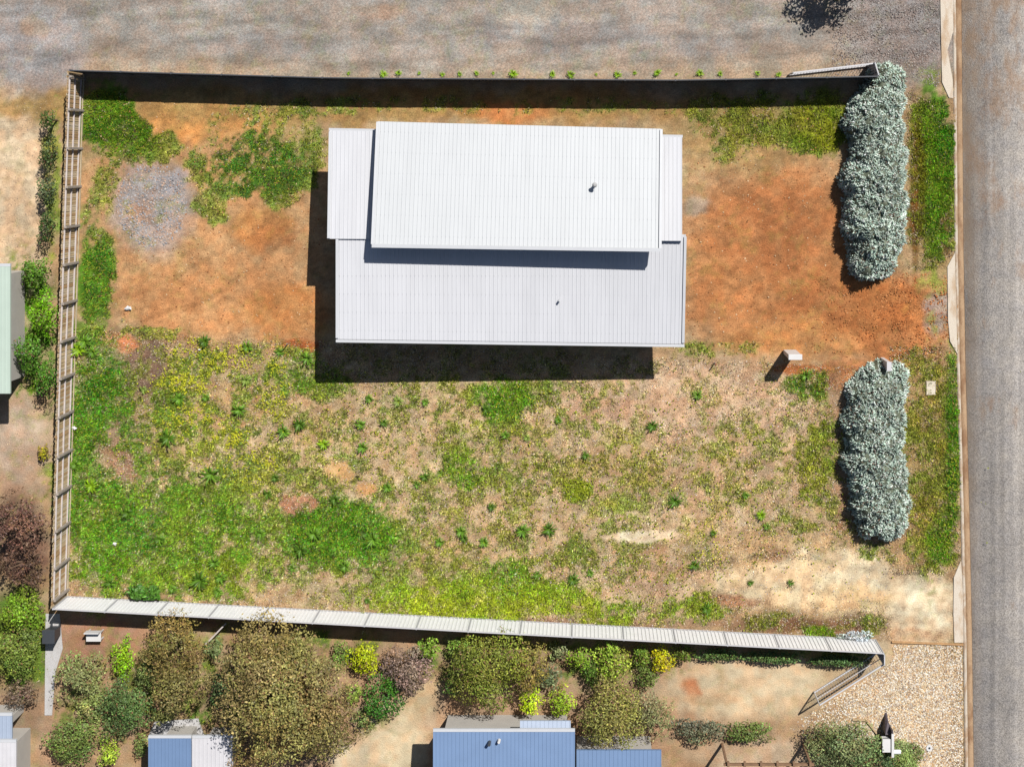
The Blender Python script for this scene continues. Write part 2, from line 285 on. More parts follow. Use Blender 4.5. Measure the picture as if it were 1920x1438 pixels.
def field(px, py):
    px = np.asarray(px, float); py = np.asarray(py, float); wa, wb = warp(px, py)
    soil = paint(px, py, SOIL, 3, wa, wb); g = paint(px, py, GREEN, 1, wa, wb); hue = paint(px, py, HUE, 3, wa * .6, wb * .6)
    u = 0.5 * unif(fbm(px, py, 30, 4, 71)) + 0.5 * unif(fbm(px, py, 8, 3, 81)); u = unif(u, 0.2)
    m = sm(u - 0.5, u + 0.5, g * 1.5 - 0.22)
    b = 0.84 + 0.32 * unif(fbm(px, py, 40, 4, 91)); r = unif(fbm(px, py, 18, 3, 101))
    r2 = unif(fbm(px, py, 11, 3, 361)); lot_ = (py > LOT_TOP(px)) & (py < LOT_BOT(px)) & (px > 125)
    soil = soil * b[..., None] * (1 + (r[..., None] - .5) * np.array([.10, -.06, -.16])) * (1 + (lot_ * (r2 - .55) * .42)[..., None] * np.array([.85, 1, 1.05]))
    yard = (py < LOT_TOP(px)) | (px > 1300)
    soil = soil * (1 - .20 * (ruts(px, py) * yard)[..., None])
    sw = unif(fbm(px + py * .6, py * 7 + px * .5, 90, 4, 331)); gvl = sm(175, 130, py)
    soil = soil * (1 + gvl[..., None] * (sw[..., None] - .5) * np.array([.22, .235, .26]))
    dirtn = fbm(px, py * 1.4, 7, 3, 341); dz = (py > 165) & (py < LOT_TOP(px))
    soil = soil * (1 + (dz * (dirtn - .5) * .7)[..., None])
    hv = 0.72 + 0.56 * unif(fbm(px, py, 16, 3, 111)); hr = unif(fbm(px, py, 30, 3, 121))
    hue = hue * hv[..., None] * (1 + (hr[..., None] - .5) * np.array([.5, .12, .1]))
    return (soil * (1 - m[..., None]) + hue * m[..., None]) / FC, m
# one sheet of ground cut into its zones
STEP = 4
fence_grit = lambda py: np.interp(py, [-400, 165, 640, 1117, 1800], [170, 154, 138, 125, 110])
gx = np.arange(-160, 1824, STEP); gy = np.arange(-160, 1600, STEP)
PX, PY = np.meshgrid(gx, gy); COLF, GM = field(PX, PY)
relief = (fbm(PX, PY, 30, 4, 131) - 0.5) * 0.05 - ruts(PX, PY) * .035 + (fbm(PX, PY * 1.5, 12, 3, 351) - .5) * .07 * ((PY < LOT_TOP(PX)) & (PY > 165))
lumps = ((PX > 1590) & (PX < 1760) & (PY > 520) & (PY < 670)) * (fbm(PX, PY, 11, 3, 141) - .5) * 0.16
gv = np.stack([(PX - 960) / S, (719 - PY) / S, relief + lumps], -1).reshape(-1, 3)
nx, ny = len(gx), len(gy)
idx = np.arange(nx * ny).reshape(ny, nx)
Q = np.stack([idx[1:, :-1], idx[1:, 1:], idx[:-1, 1:], idx[:-1, :-1]], -1)
cxp = (PX[:-1, :-1] + 2).astype(float); cyp = (PY[:-1, :-1] + 2).astype(float)
wa, wb = warp(cxp, cyp)
fence_x = np.interp(cyp, [-400, 165, 640, 1117, 1800], [170, 154, 138, 125, 110])
zone = np.full(cxp.shape, 'garden_ground', dtype=object)
top_y = np.interp(cxp, [155, 640, 1280, 1640], [137, 150, 154, 150])
inside = cxp > fence_x
zone[(cyp < top_y) & inside] = 'gravel_yard'
zone[(cyp < 165 + 12 * np.sin(cxp / 30) + wa * .4) & ~inside] = 'gravel_yard'
zone[~inside & (zone != 'gravel_yard')] = 'side_yard'
zone[inside & (cyp >= top_y) & (cyp < LOT_TOP(cxp))] = 'dirt_yard'
zone[inside & (cyp >= LOT_TOP(cxp)) & (cyp < LOT_BOT(cxp))] = 'vacant_lot'
vx = cxp + wa * .25; vy = cyp + wb * .25
vg = (vx > 1668) & (cyp > 165) & (cyp < 1203)
zone[vg] = 'verge'; zone[vg & (vy > 1070 + (1790 - vx) * .12) & (cxp > 1664)] = 'sandy_crossing'
zone[vg & (vy < 505) & (vx < 1700)] = 'dirt_yard'
zone[vg & (vy > 505) & (vy < 660)] = 'dirt_crossing'
vgr = (cxp > 1700) & (cyp < 160 + (cxp - 1715) * .28 + wb * .2); zone[vgr] = 'gravel_yard'
peb = (cyp >= 1203) & (cxp > 1672 - np.maximum(0, cyp - 1240) * 1.5) & (cxp + wa * .8 > 1600) ; zone[peb] = 'pebble_driveway'
M_pebgr = gravel_mat('pebble_bed', 16, 0.45, 1.35, 0.9, 0.03, [(0, (1.0, .86, .72)), (.5, (1, .97, .93)), (1, (.95, 1.0, 1.05))])
ZM = {'gravel_yard': M_gravel, 'garden_ground': M_sand, 'side_yard': M_sand, 'dirt_yard': M_clay, 'vacant_lot': M_earth, 'verge': M_earth, 'sandy_crossing': M_sand, 'dirt_crossing': M_clay, 'pebble_driveway': M_pebgr}
ok = cxp < kerb_x(cyp) + 3
colflat = COLF.reshape(-1, 3)
grit = np.where(PX < fence_grit(PY), .45, np.where((PY < LOT_TOP(PX)) & (PX < 1668), .6, 1.0)); grit = np.where(PY > LOT_BOT(PX), .45, grit)
lum = sm(.20, .30, COLF.mean(-1)); grit = (grit * (1 - .6 * lum)).ravel()
for z, mt in ZM.items():
    f = Q[(zone == z) & ok]
    if not len(f): continue
    u, inv = np.unique(f.ravel(), return_inverse=True)
    tag(npmesh(z, gv[u], inv.reshape(-1, 4), mt, col=colflat[u], smooth=True, alpha=grit[u]), kind='structure')
big = MB().box(-900, 900, -900, 900, -1.2, -0.3)
tag(big.build('ground', plain_mat('far_ground', C(185, 158, 118), 0.95, 0.25, 0.15, spec=.1, dirt=C(110, 130, 60))), kind='structure')

# ------------------------------------------------------------------ road, kerb, gutter, crossings
def strip(name, x_off0, x_off1, z, mat, z2=None, step=10, jit=0, py0=-300, py1=1800, bot=-0.35):
    ys = np.arange(py0, py1 + 1, step); V = []; 
    for i, py in enumerate(ys):
        kx = float(kerb_x(py)); j = (random.random() - .5) * jit
        a = ((kx + x_off0 - 960) / S, (719 - py) / S); b = ((kx + x_off1 + j - 960) / S, (719 - py) / S)
        V += [(a[0], a[1], bot), (a[0], a[1], z), (b[0], b[1], z2 if z2 is not None else z), (b[0], b[1], bot)]
    F = []
    for i in range(len(ys) - 1):
        q = 4 * i
        for k in range(3): F.append((q + k, q + k + 4, q + k + 5, q + k + 1))
    return V, F
def conc_mat(name, base, stain, sc=2.0, amt=0.8):
    m, nt, b = nodes(name); v = pos(nt); n1 = noise(nt, v, 25, 4, .7); n2 = noise(nt, pos(nt, (1, .35, 1)), sc, 6, .7)
    c = mixc(nt, 'MIX', ramp(nt, n2, [(0.46, 0.0), (0.6, amt)]), tuple(base), tuple(stain))
    c = mixc(nt, 'MULTIPLY', 1, c, ramp(nt, n1, [(0.35, .82), (.65, 1.12)]))
    nt.links.new(c, b.inputs['Base Color']); b.inputs['Roughness'].default_value = .9; b.inputs['Specular IOR Level'].default_value = .2
    bump(nt, b, n1, .4, .01); return m
M_kerb = conc_mat('kerb_concrete', C(222, 208, 190), C(186, 150, 115), 3)
M_gut = conc_mat('gutter_concrete', C(196, 164, 130), C(150, 112, 82), 1.6)
M_conc = conc_mat('pale_concrete', C(238, 224, 205), C(204, 168, 128), 1.3, .7)
V, F = strip('kerb', 0, 6, .012, M_kerb); o = npmesh('kerb', V, F, M_kerb); tag(o, kind='structure')
V, F = strip('gutter', 6, 18, -.11, M_gut, -.10); tag(npmesh('gutter', V, F, M_gut), kind='structure')
# road: old sprayed seal with dusty edge, wheel tracks and orange dirt carried onto it
m, nt, b = nodes('asphalt'); v = pos(nt)
geo = nt.nodes.new('ShaderNodeNewGeometry'); sx = nt.nodes.new('ShaderNodeSeparateXYZ'); nt.links.new(geo.outputs['Position'], sx.inputs[0])
base = C(168, 161, 154) * 1.72
vo = nt.nodes.new('ShaderNodeTexVoronoi'); vo.inputs['Scale'].default_value = 26; nt.links.new(v, vo.inputs['Vector'])
sp = nt.nodes.new('ShaderNodeSeparateColor'); nt.links.new(vo.outputs['Color'], sp.inputs[0])
trk = noise(nt, pos(nt, (1.3, .02, 1)), 2.2, 3, .5)
c = ramp(nt, trk, [(0.35, tuple(base * .84)), (0.65, tuple(base * 1.12))])
c = mixc(nt, 'MULTIPLY', 1, c, ramp(nt, sp.outputs[0], [(0, .66), (.5, 1.0), (1, 1.34)]))
c = mixc(nt, 'MULTIPLY', 1, c, ramp(nt, noise(nt, v, 1.2, 6, .7), [(0.35, (.88, .89, .92)), (.65, (1.1, 1.08, 1.04))]))
dn = noise(nt, pos(nt, (1, .45, 1)), .9, 7, .72)
mp = nt.nodes.new('ShaderNodeMapRange'); mp.inputs[1].default_value = 19 - 5; mp.inputs[2].default_value = -14; mp.inputs[3].default_value = .095; mp.inputs[4].default_value = -.14
nt.links.new(sx.outputs[1], mp.inputs[0]); ad = nt.nodes.new('ShaderNodeMath'); ad.operation = 'ADD'; nt.links.new(dn, ad.inputs[0]); nt.links.new(mp.outputs[0], ad.inputs[1])
c = mixc(nt, 'MIX', ramp(nt, ad.outputs[0], [(0.55, 0), (.70, .6)]), c, tuple(C(204, 160, 120)))
em = nt.nodes.new('ShaderNodeMapRange'); em.inputs[1].default_value = 21.8; em.inputs[2].default_value = 22.7; em.inputs[3].default_value = .85; em.inputs[4].default_value = 0
nt.links.new(sx.outputs[0], em.inputs[0]); e2 = nt.nodes.new('ShaderNodeMath'); e2.operation = 'MULTIPLY'; nt.links.new(em.outputs[0], e2.inputs[0])
nt.links.new(ramp(nt, noise(nt, pos(nt, (1, .3, 1)), 2, 5, .7), [(.3, .1), (.6, 1)]), e2.inputs[1])
c = mixc(nt, 'MIX', e2.outputs[0], c, tuple(C(208, 180, 150)))
ck = nt.nodes.new('ShaderNodeTexVoronoi'); ck.feature = 'DISTANCE_TO_EDGE'; ck.inputs['Scale'].default_value = .33
wv = nt.nodes.new('ShaderNodeVectorMath'); wv.operation = 'ADD'; nt.links.new(pos(nt, (1, .6, 1)), wv.inputs[0])
nn = nt.nodes.new('ShaderNodeTexNoise'); nn.inputs['Scale'].default_value = 1.3; nn.inputs['Detail'].default_value = 6; nt.links.new(v, nn.inputs['Vector']); nt.links.new(nn.outputs['Color'], wv.inputs[1]); nt.links.new(wv.outputs[0], ck.inputs['Vector'])
c = mixc(nt, 'MULTIPLY', 1, c, ramp(nt, ck.outputs['Distance'], [(0.0, .80), (0.012, 1.0)]))
c = mixc(nt, 'MULTIPLY', 1, c, ramp(nt, noise(nt, v, .35, 4, .6), [(0.35, .90), (.65, 1.08)]))
nt.links.new(c, b.inputs['Base Color']); b.inputs['Roughness'].default_value = .9; b.inputs['Specular IOR Level'].default_value = .25
bump(nt, b, vo.outputs['Distance'], .5, .012); M_road = m
V, F = strip('road', 18, 420, -.085, M_road, -.02); tag(npmesh('road', V, F, M_road), kind='structure')

def apron(pts, label):
    top = [W(*p)[:2] for p in pts]
    o = MB().poly(top, -.3, .045).build('driveway_apron', M_conc, bevel=.01); tag(o, label, 'driveway apron', 'concrete driveway aprons behind the kerb'); return o
apron([(1761, -80), (1787, -80), (1787, 60), (1776, 95), (1786, 150), (1787, 185), (1779, 184), (1766, 155), (1764, 70)], 'pale stained concrete apron beside the grey gravel yard at the top of the road')
apron([(1776, 500), (1790, 474), (1792, 560), (1794, 640), (1795, 664), (1781, 640), (1777, 600)], 'pale narrow concrete apron beside the orange dirt crossing between the two grass verges')
apron([(1802, 1048), (1788, 1082), (1787, 1150), (1789, 1204), (1806, 1204), (1805, 1120)], 'clean pale concrete apron beside the sandy crossing above the pebble driveway')
mb = MB()
mb.bar(W(1672, 1203, .03), W(1806, 1208, .03), .07, .12); tag(mb.build('timber_edging', plain_mat('edging', C(206, 160, 110), .8, .2, 6)), 'thin tan timber edging between the sandy crossing and the pebble driveway', 'garden edging')

# ------------------------------------------------------------------ scattered blades, flowers, pebbles
def blades(name, n, box, dens, label, cat, hgt=(.05, .13), wid=(.016, .034), jit=.45, flat=.95, extra=None, zones=None):
    px = RNG.uniform(box[0], box[2], n); py = RNG.uniform(box[1], box[3], n)
    col, m = field(px, py); keep = RNG.random(n) < dens(px, py, m)
    px = px[keep]; py = py[keep]; col = col[keep]; m = m[keep]; n = len(px)
    stray = (RNG.random(n) < .16) & (py > 600); sp, sm_ = field(px[stray] + RNG.normal(0, 26, stray.sum()), py[stray] + RNG.normal(0, 22, stray.sum())); col[stray] = sp
    x = (px - 960) / S; y = (719 - py) / S
    h = RNG.uniform(*hgt, n) * (0.5 + 0.8 * m); w = RNG.uniform(*wid, n); a = RNG.uniform(0, 2 * np.pi, n)
    # neighbouring blades lean the same way, as grass does in clumps
    a = a * .55 + fbm(px, py, 12, 2, 151) * 14
    tilt = RNG.uniform(.25, flat, n) * np.pi / 2; L = h * 1.25
    dx = np.cos(a) * np.sin(tilt) * L; dy = np.sin(a) * np.sin(tilt) * L; dz = np.cos(tilt) * L
    tx = -np.sin(a) * w; ty = np.cos(a) * w
    z = np.full(n, -.01)
    A = np.stack([x - tx, y - ty, z], -1); B = np.stack([x + tx, y + ty, z], -1); D = np.stack([x + dx, y + dy, z + dz], -1)
    v = np.stack([A, B, D], 1).reshape(-1, 3)
    j = np.exp(RNG.normal(0, jit, n))[:, None]
    c = col * j * np.array([1.52, 1.5, 1.42])
    dry = (RNG.random(n) < .3 * (1 - m))[:, None]; lime = (RNG.random(n) < .10 + .14 * m)[:, None]
    c = np.where(dry, C(236, 216, 186) * (0.6 + .9 * RNG.random(n))[:, None], c)
    c = np.where(lime & ~dry, C(176, 186, 52) * (0.7 + .8 * RNG.random(n))[:, None], c)
    dead = (RNG.random(n) < .09 + .06 * (1 - m))[:, None]; c = np.where(dead, C(120, 92, 76) * (0.5 + .8 * RNG.random(n))[:, None], c)
    c = np.clip(c, 0.004, .8)
    o = npmesh(name, v, np.arange(len(v)).reshape(-1, 3), M_grass, col=np.repeat(c, 3, 0))
    return tag(o, label, cat, kind='stuff')
def in_lot(px, py): return (px > np.interp(py, [640, 1117], [139, 127])) & (px < 1672) & (py > LOT_TOP(px)) & (py < LOT_BOT(px) - 1)
SANDS = [(1210, 1004, 74, 12), (640, 882, 26, 14), (690, 912, 20, 9), (1560, 1080, 125, 46), (1450, 1100, 135, 28), (1600, 1118, 90, 20), (1650, 1100, 50, 50), (1330, 1092, 40, 14)]
def bare(px, py):
    b = np.zeros(px.shape)
    for (x, y, rx, ry) in SANDS: b = np.maximum(b, sm(1.2, .7, np.sqrt(((px - x) / rx) ** 2 + ((py - y) / ry) ** 2)))
    return b
blades('grass', 760000, (130, 612, 1672, 1206), lambda px, py, m: in_lot(px, py) * (.36 + .64 * m) * (1 - .93 * bare(px, py)), 'patchy green and dry grass covering the empty lot inside the fences', 'grass')
def in_verge(px, py): return (px > 1668) & (px < kerb_x(py) - 1) & (((py > 165) & (py < 505) & (px > 1700)) | ((py > 650) & (py < 1078)) )
blades('verge_grass', 130000, (1664, 160, 1806, 1080), lambda px, py, m: in_verge(px, py) * ((py > 178 + (px - 1720) * .25) | (px < 1712)) * (.45 + .55 * m), 'green and straw coloured grass on the verge beside the kerb', 'grass')
blades('yard_grass', 330000, (150, 165, 1600, 690), lambda px, py, m: (px > 157) & (py > 170) & (py < LOT_TOP(px)) & (m > .22) & (m > RNG.random(len(px)) * .9), 'green weeds and grass growing in patches on the orange dirt yard', 'grass', jit=.3)
blades('garden_grass', 190000, (-160, 160, 1640, 1590), lambda px, py, m: ((px < 110) | (py > LOT_BOT(px) + 6)) * (m > .2) * m, 'rough green ground cover between the garden shrubs below the steel fence', 'ground cover', jit=.3)

def flowers(name, blobs, label, c0, size=(.03, .055)):
    P = []
    for (x, y, rx, ry, n) in blobs:
        r = np.sqrt(RNG.random(n)) ; t = RNG.uniform(0, 2 * np.pi, n); r = r * np.exp(RNG.normal(0, .28, n)); q = np.stack([x + rx * r * np.cos(t), y + ry * r * np.sin(t)], -1)
        q = q[unif(fbm(q[:, 0], q[:, 1], 9, 3, 161)) > .12 + RNG.random(n) * .85]; P.append(q)
    P = np.concatenate(P); ok = ((P[:, 1] > LOT_TOP(P[:, 0]) + 2) & (P[:, 1] < LOT_BOT(P[:, 0]) - 2)) | (P[:, 0] > 1700); P = P[ok]; n = len(P)
    x = (P[:, 0] - 960) / S; y = (719 - P[:, 1]) / S; z = RNG.uniform(.06, .14, n); s = RNG.uniform(*size, n); a = RNG.uniform(0, 6.28, n)
    v = []
    for k in range(4):
        t = a + k * np.pi / 2; v.append(np.stack([x + np.cos(t) * s, y + np.sin(t) * s, z + RNG.uniform(-.015, .015, n)], -1))
    v = np.stack(v, 1).reshape(-1, 3); c = c0 * (0.7 + .5 * RNG.random((n, 1)))
    return tag(npmesh(name, v, np.arange(len(v)).reshape(-1, 4), M_grass, col=np.repeat(np.clip(c, 0, 1), 4, 0)), label, 'flowers', kind='stuff')
flowers('yellow_flowers', [(345, 650, 60, 22, 500), (430, 665, 60, 26, 600), (400, 690, 90, 30, 350), (355, 718, 40, 26, 700), (330, 710, 30, 16, 300), (520, 750, 36, 40, 450), (360, 775, 40, 26, 350), (320, 790, 30, 24, 250), (430, 820, 30, 20, 400), (500, 860, 26, 24, 350), (460, 880, 50, 36, 350), (400, 830, 120, 60, 500), (300, 790, 160, 150, 500), (520, 690, 20, 20, 120), (1000, 780, 60, 60, 160), (1330, 1010, 40, 60, 160), (600, 900, 300, 200, 500)], 'small bright yellow flowers drifting across the left of the empty lot', C(240, 238, 62) * 1.1, (.018, .042))
flowers('lime_herbs', [(1300, 900, 360, 180, 2600), (1100, 1100, 250, 60, 1200), (1082, 917, 26, 24, 350), (800, 800, 250, 90, 900), (900, 960, 250, 90, 900), (880, 1125, 230, 40, 1500), (1785, 900, 10, 60, 120), (1770, 1010, 26, 40, 100)], 'tiny lime green herbs dotted over the dry right half of the lot', C(178, 190, 40), (.025, .05))

def pebbles(name, n, test, box, size, cols, label, cat):
    px = RNG.uniform(box[0], box[2], n); py = RNG.uniform(box[1], box[3], n); k = test(px, py); px = px[k]; py = py[k]; n = len(px)
    x = (px - 960) / S; y = (719 - py) / S; s = RNG.uniform(*size, n); a = RNG.uniform(0, 6.28, n); e = RNG.uniform(.6, 1, n)
    O = np.array([(1, 0, .1), (0, 1, .1), (-1, 0, .1), (0, -1, .1), (.1, .1, .75)]); V = []
    for q in O: V.append(np.stack([x + (np.cos(a) * q[0] - np.sin(a) * q[1] * e) * s, y + (np.sin(a) * q[0] + np.cos(a) * q[1] * e) * s, (q[2] - .12) * s * np.ones(n) + .012], -1))
    V = np.stack(V, 1).reshape(-1, 3); T = np.array([(0, 1, 4), (1, 2, 4), (2, 3, 4), (3, 0, 4)])
    F = (np.arange(n)[:, None, None] * 5 + T[None]).reshape(-1, 3)
    cc = np.array(cols)[RNG.integers(0, len(cols), n)] * RNG.uniform(.7, 1.2, (n, 1))
    return tag(npmesh(name, V, F, M_stone, col=np.repeat(np.clip(cc, 0, .8), 5, 0)), label, cat, kind='stuff')
M_stone = leaf_mat('stone', .9, 0.0, .2)
pebbles('pebbles', 44000, lambda x, y: (y > 1209) & (x > 1674 - np.maximum(0, y - 1240) * 1.6) & (x < kerb_x(y) - 3) & (((x - 1480) / 140) > RNG.random(len(x))) & ~((x < 1700) & (y > 1385)), (1480, 1205, 1815, 1600), (.025, .055), [C(250, 238, 216), C(236, 206, 164), C(214, 172, 124), C(204, 188, 172), C(255, 250, 238), C(170, 142, 122), C(244, 224, 190)], 'cream and tan pebbles spread over the wide driveway beside the road', 'pebbles')
pebbles('gravel_stones', 9000, lambda x, y: (x < kerb_x(y) - 26) & (y < 150 + (x > 1700) * (x - 1710) * .28), (1560, -150, 1790, 180), (.02, .04), [C(170, 160, 156), C(130, 118, 112), C(196, 188, 180), C(150, 130, 120)], 'loose grey stones on the gravel yard beside the top driveway apron', 'gravel')
pebbles('white_stones', 9000, lambda x, y: in_lot(x, y), (140, 640, 1665, 1200), (.018, .036), [C(236, 226, 214), C(214, 190, 170), C(190, 176, 168)], 'pale stones and litter scattered over the dry grass of the lot', 'stones')
pebbles('dirt_clods', 4200, lambda x, y: (x < kerb_x(y) - 6) & (unif(fbm(x, y, 16, 3, 371)) > RNG.random(len(x)) * 1.1) & ((x - 1480) / 160 > RNG.random(len(x))) & ((675 - y) / 40 > RNG.random(len(x))), (1480, 512, 1790, 680), (.015, .06), [C(200, 126, 72), C(214, 146, 92), C(176, 104, 56)], 'broken orange clods of clay lying on the dirt crossing', 'clods')
pebbles('yard_stones', 5000, lambda x, y: (x > 160) & (y > 190) & (y < LOT_TOP(x) - 4) & ~((x > 600) & (x < 1290) & (y < 720)), (150, 190, 1600, 690), (.015, .05), [C(210, 150, 100), C(180, 120, 75), C(225, 190, 150), C(170, 110, 70)], 'stones and clods strewn over the orange dirt around the house', 'stones')
pebbles('side_stones', 3000, lambda x, y: (x < 105) & (y > 180), (-100, 170, 110, 900), (.012, .035), [C(225, 200, 165), C(200, 170, 135), C(180, 160, 140)], 'small stones on the sandy ground left of the paling fence', 'stones')
pebbles('rubble', 1500, lambda x, y: ((x - 285) / 66) ** 2 + ((y - 385) / 80) ** 2 < 1, (210, 295, 360, 475), (.03, .07), [C(190, 186, 184), C(165, 165, 170), C(205, 175, 155)], 'patch of grey rubble on the orange yard left of the house', 'rubble')

# ------------------------------------------------------------------ house with white roofs
M_roof = plain_mat('white_roof_steel', C(226, 227, 232), .5, .045, 1.4, spec=.35, stretch=(1.6, .22, 1))
M_roof2 = plain_mat('bright_roof_steel', C(219, 222, 225), .5, .035, 1.4, spec=.35, stretch=(1.6, .22, 1))
M_wall = plain_mat('render_wall', C(205, 200, 192), .8, .05, 2)
M_gutter = plain_mat('roof_gutter', C(222, 224, 228), .4, .03, 3)
M_dark = plain_mat('dark_steel', C(70, 74, 80), .5, .1, 3)
def ribbed(name, c, mat, parent, ribs, thick=.12, rib=.012, axis=0):
    """roof sheet through four corners (sw, se, ne, nw); ribs run along the fall"""
    sw, se, ne, nw = [Vector(p) for p in c]; V = []; F = []
    n = ribs; ts = []
    for i in range(n):
        t = i / n; d = 1 / n
        ts += [(t, 0), (t + .72 * d, 0), (t + .80 * d, 1), (t + .92 * d, 1)]
    ts.append((1, 0))
    for t, r in ts:
        if axis == 0: a = sw.lerp(se, t); b = nw.lerp(ne, t)
        else: a = sw.lerp(nw, t); b = se.lerp(ne, t)
        z = Vector((0, 0, rib * r)); V += [a + z, b + z, a - Vector((0, 0, thick)), b - Vector((0, 0, thick))]
    for i in range(len(ts) - 1):
        q = 4 * i; F += [(q, q+4, q+5, q+1), (q+2, q+3, q+7, q+6), (q, q+2, q+6, q+4), (q+1, q+5, q+7, q+3)]
    q = 4 * (len(ts) - 1); F += [(0, 1, 3, 2), (q, q+2, q+3, q+1)]
    me = bpy.data.meshes.new(name); me.from_pydata([tuple(v) for v in V], [], F); me.update(); me.materials.append(mat)
    bm = bmesh.new(); bm.from_mesh(me); bmesh.ops.recalc_face_normals(bm, faces=bm.faces); bm.to_mesh(me); bm.free()
    return link(bpy.data.objects.new(name, me), parent)
house = empty('house', (0, 0, 0)); tag(house, 'white metal roofed house with a raised central roof on the orange dirt block', 'house')
# north wing, lower south wing, raised roof
ribbed('roof', [W(615, 448, 3.55), W(1279, 452, 3.5), W(1279, 258, 3.0), W(618, 245, 3.0)], M_roof, house, 86)
ribbed('roof', [W(631, 636, 3.55), W(1282, 645, 2.80), W(1286, 440, 3.3), W(630, 440, 3.45)], M_roof, house, 84).data.materials[0]
up = ribbed('raised_roof', [W(697, 462, 4.5), W(1238, 470, 4.45), W(1240, 242, 3.45), W(708, 228, 3.45)], M_roof2, house, 70, .15)
# cappings, barge flashings and rows of screws
def capping(a, b, w=.2): MB().bar(W(*a), W(*b), w, .03).build('flashing', M_gutter, house)
capping((697, 461, 4.56), (1238, 469, 4.51), .16); capping((708, 229, 3.51), (698, 458, 4.55), .12); capping((1240, 243, 3.51), (1238, 466, 4.50), .12)
capping((619, 247, 3.05), (616, 447, 3.6), .12); capping((632, 446, 3.5), (632, 634, 3.6), .12); capping((1285, 444, 3.35), (1281, 643, 2.86), .12)
M_screw = plain_mat('screw_grey', C(206, 208, 212), .5, .1, 3)
def screws(sw, se, ne, nw, rows, cols):
    mb = MB(); sw, se, ne, nw = [Vector(W(*q)) for q in (sw, se, ne, nw)]
    for i in range(rows):
        t = (i + .5) / rows; a = sw.lerp(nw, t); b = se.lerp(ne, t)
        for j in range(cols): p = a.lerp(b, (j + .86) / cols); mb.box(p.x - .011, p.x + .011, p.y - .011, p.y + .011, p.z, p.z + .022)
    return tag(mb.build('screws', M_screw, house), kind='stuff')
screws((697, 462, 4.5), (1238, 470, 4.45), (1240, 242, 3.45), (708, 228, 3.45), 6, 70); screws((631, 636, 3.55), (1282, 645, 2.8), (1286, 500, 3.13), (630, 500, 3.51), 4, 84)
def wallbox(c, z0, z1, name='wall', inset=.5):
    xs = [p[0] for p in c]; ys = [p[1] for p in c]
    return MB().box(min(xs) + inset, max(xs) - inset, min(ys) + inset, max(ys) - inset, z0, z1).build(name, M_wall, house)
wallbox([W(615, 448, 3.3), W(1279, 260, 3.3)], -.2, 2.85); wallbox([W(631, 640, 3), W(1282, 446, 3)], -.2, 2.62)
wallbox([W(700, 462, 4.2), W(1238, 395, 4.2)], 2.86, 3.82, 'upper_wall', .2)
MB().bar(W(630, 639, 3.47), W(1283, 648, 2.72), .13, .11).build('gutter', M_gutter, house)
MB().bar(W(617, 243, 2.94), W(1280, 256, 2.94), .12, .11).build('gutter', M_gutter, house)
mb = MB(); p = Vector(W(1115, 347, 4.0)); mb.tube(p, p + Vector((0, 0, .35)), .07, n=12).tube(p + Vector((0, 0, .33)), p + Vector((0, 0, .4)), .12, .05, n=12); mb.build('vent_pipe', plain_mat('vent_grey', C(190, 190, 190), .4, .05, 3), house)
mb = MB(); p = Vector(W(1049, 563, 3.2)); mb.tube(p, p + Vector((0, 0, .25)), .05, n=12); mb.build('vent_pipe', M_gutter, house)

# ------------------------------------------------------------------ fences
M_pale = plain_mat('weathered_paling', C(206, 176, 132), .9, .25, 5, bs=.4, stretch=(1, 6, 1))
pal_m = []
for k, c in enumerate([(230, 202, 158), (212, 180, 134), (234, 212, 176), (205, 166, 118), (222, 202, 172)]):
    pal_m.append(plain_mat('paling_wood', C(*c), .9, .22, 7, bs=.5, bsc=40, stretch=(3, 3, .6)))
M_rail = plain_mat('weathered_rail', C(214, 204, 200), .85, .12, 6, bs=.3); M_post = plain_mat('weathered_post', C(176, 164, 152), .9, .2, 6, bs=.4)
FL = [(154, 165), (138, 640), (125, 1112)]
def fl(py, h=0, dx=0):
    px = np.interp(py, [140, 640, 1117], [155, 138, 125]); x, y, _ = W(px, py); return Vector((x + dx, y, h))
pf = empty('paling_fence', fl(640)); tag(pf, 'weathered timber paling fence with rails and posts along the left of the lot', 'fence')
org = pf.location.copy(); FHT = 1.8
def rel(v): return Vector(v) - org
y0, y1 = fl(140).y, fl(1116).y
npal = 236; yy = np.linspace(y0, y1, npal)
pmesh = {}
for i, y in enumerate(yy):
    k = random.randrange(5); hv = random.randrange(3)
    if (k, hv) not in pmesh:
        w = .044 + .003 * hv; pmesh[(k, hv)] = MB().box(-.009, .009, -w, w, -.1, FHT - .03 + .025 * hv).mesh('paling', pal_m[k])
    py = 719 - y * S; o = bpy.data.objects.new('paling', pmesh[(k, hv)]); o.location = rel(fl(py, 0, -.05 + (i % 2) * .012)); o.rotation_euler = (random.uniform(-.012, .012), random.uniform(-.008, .008), random.uniform(-.05, .05)); link(o, pf)
posts = [148, 208, 279, 350, 423, 492, 563, 632, 700, 770, 842, 910, 978, 1046, 1104]
for py in posts:
    a = rel(fl(py, -.2, .09)); mb = MB().box(a.x - .05, a.x + .05, a.y - .055, a.y + .055, -.3, FHT - .05); mb.build('post', M_post, pf, .008)
for p0, p1 in zip(posts[:-1], posts[1:]):
    for z in (.18, .92, 1.6):
        a = rel(fl(p0, z, .0)); b = rel(fl(p1, z, .0)); d = (b - a).normalized() * .004
        MB().bar(a + d, b - d, .07, .05).build('rail', M_rail, pf)
a = rel(fl(140, .03, .07)); b = rel(fl(1116, .03, .07))
MB().bar(a, b, .03, .16).build('plinth', plain_mat('plinth_board', C(222, 204, 170), .9, .2, 5), pf)

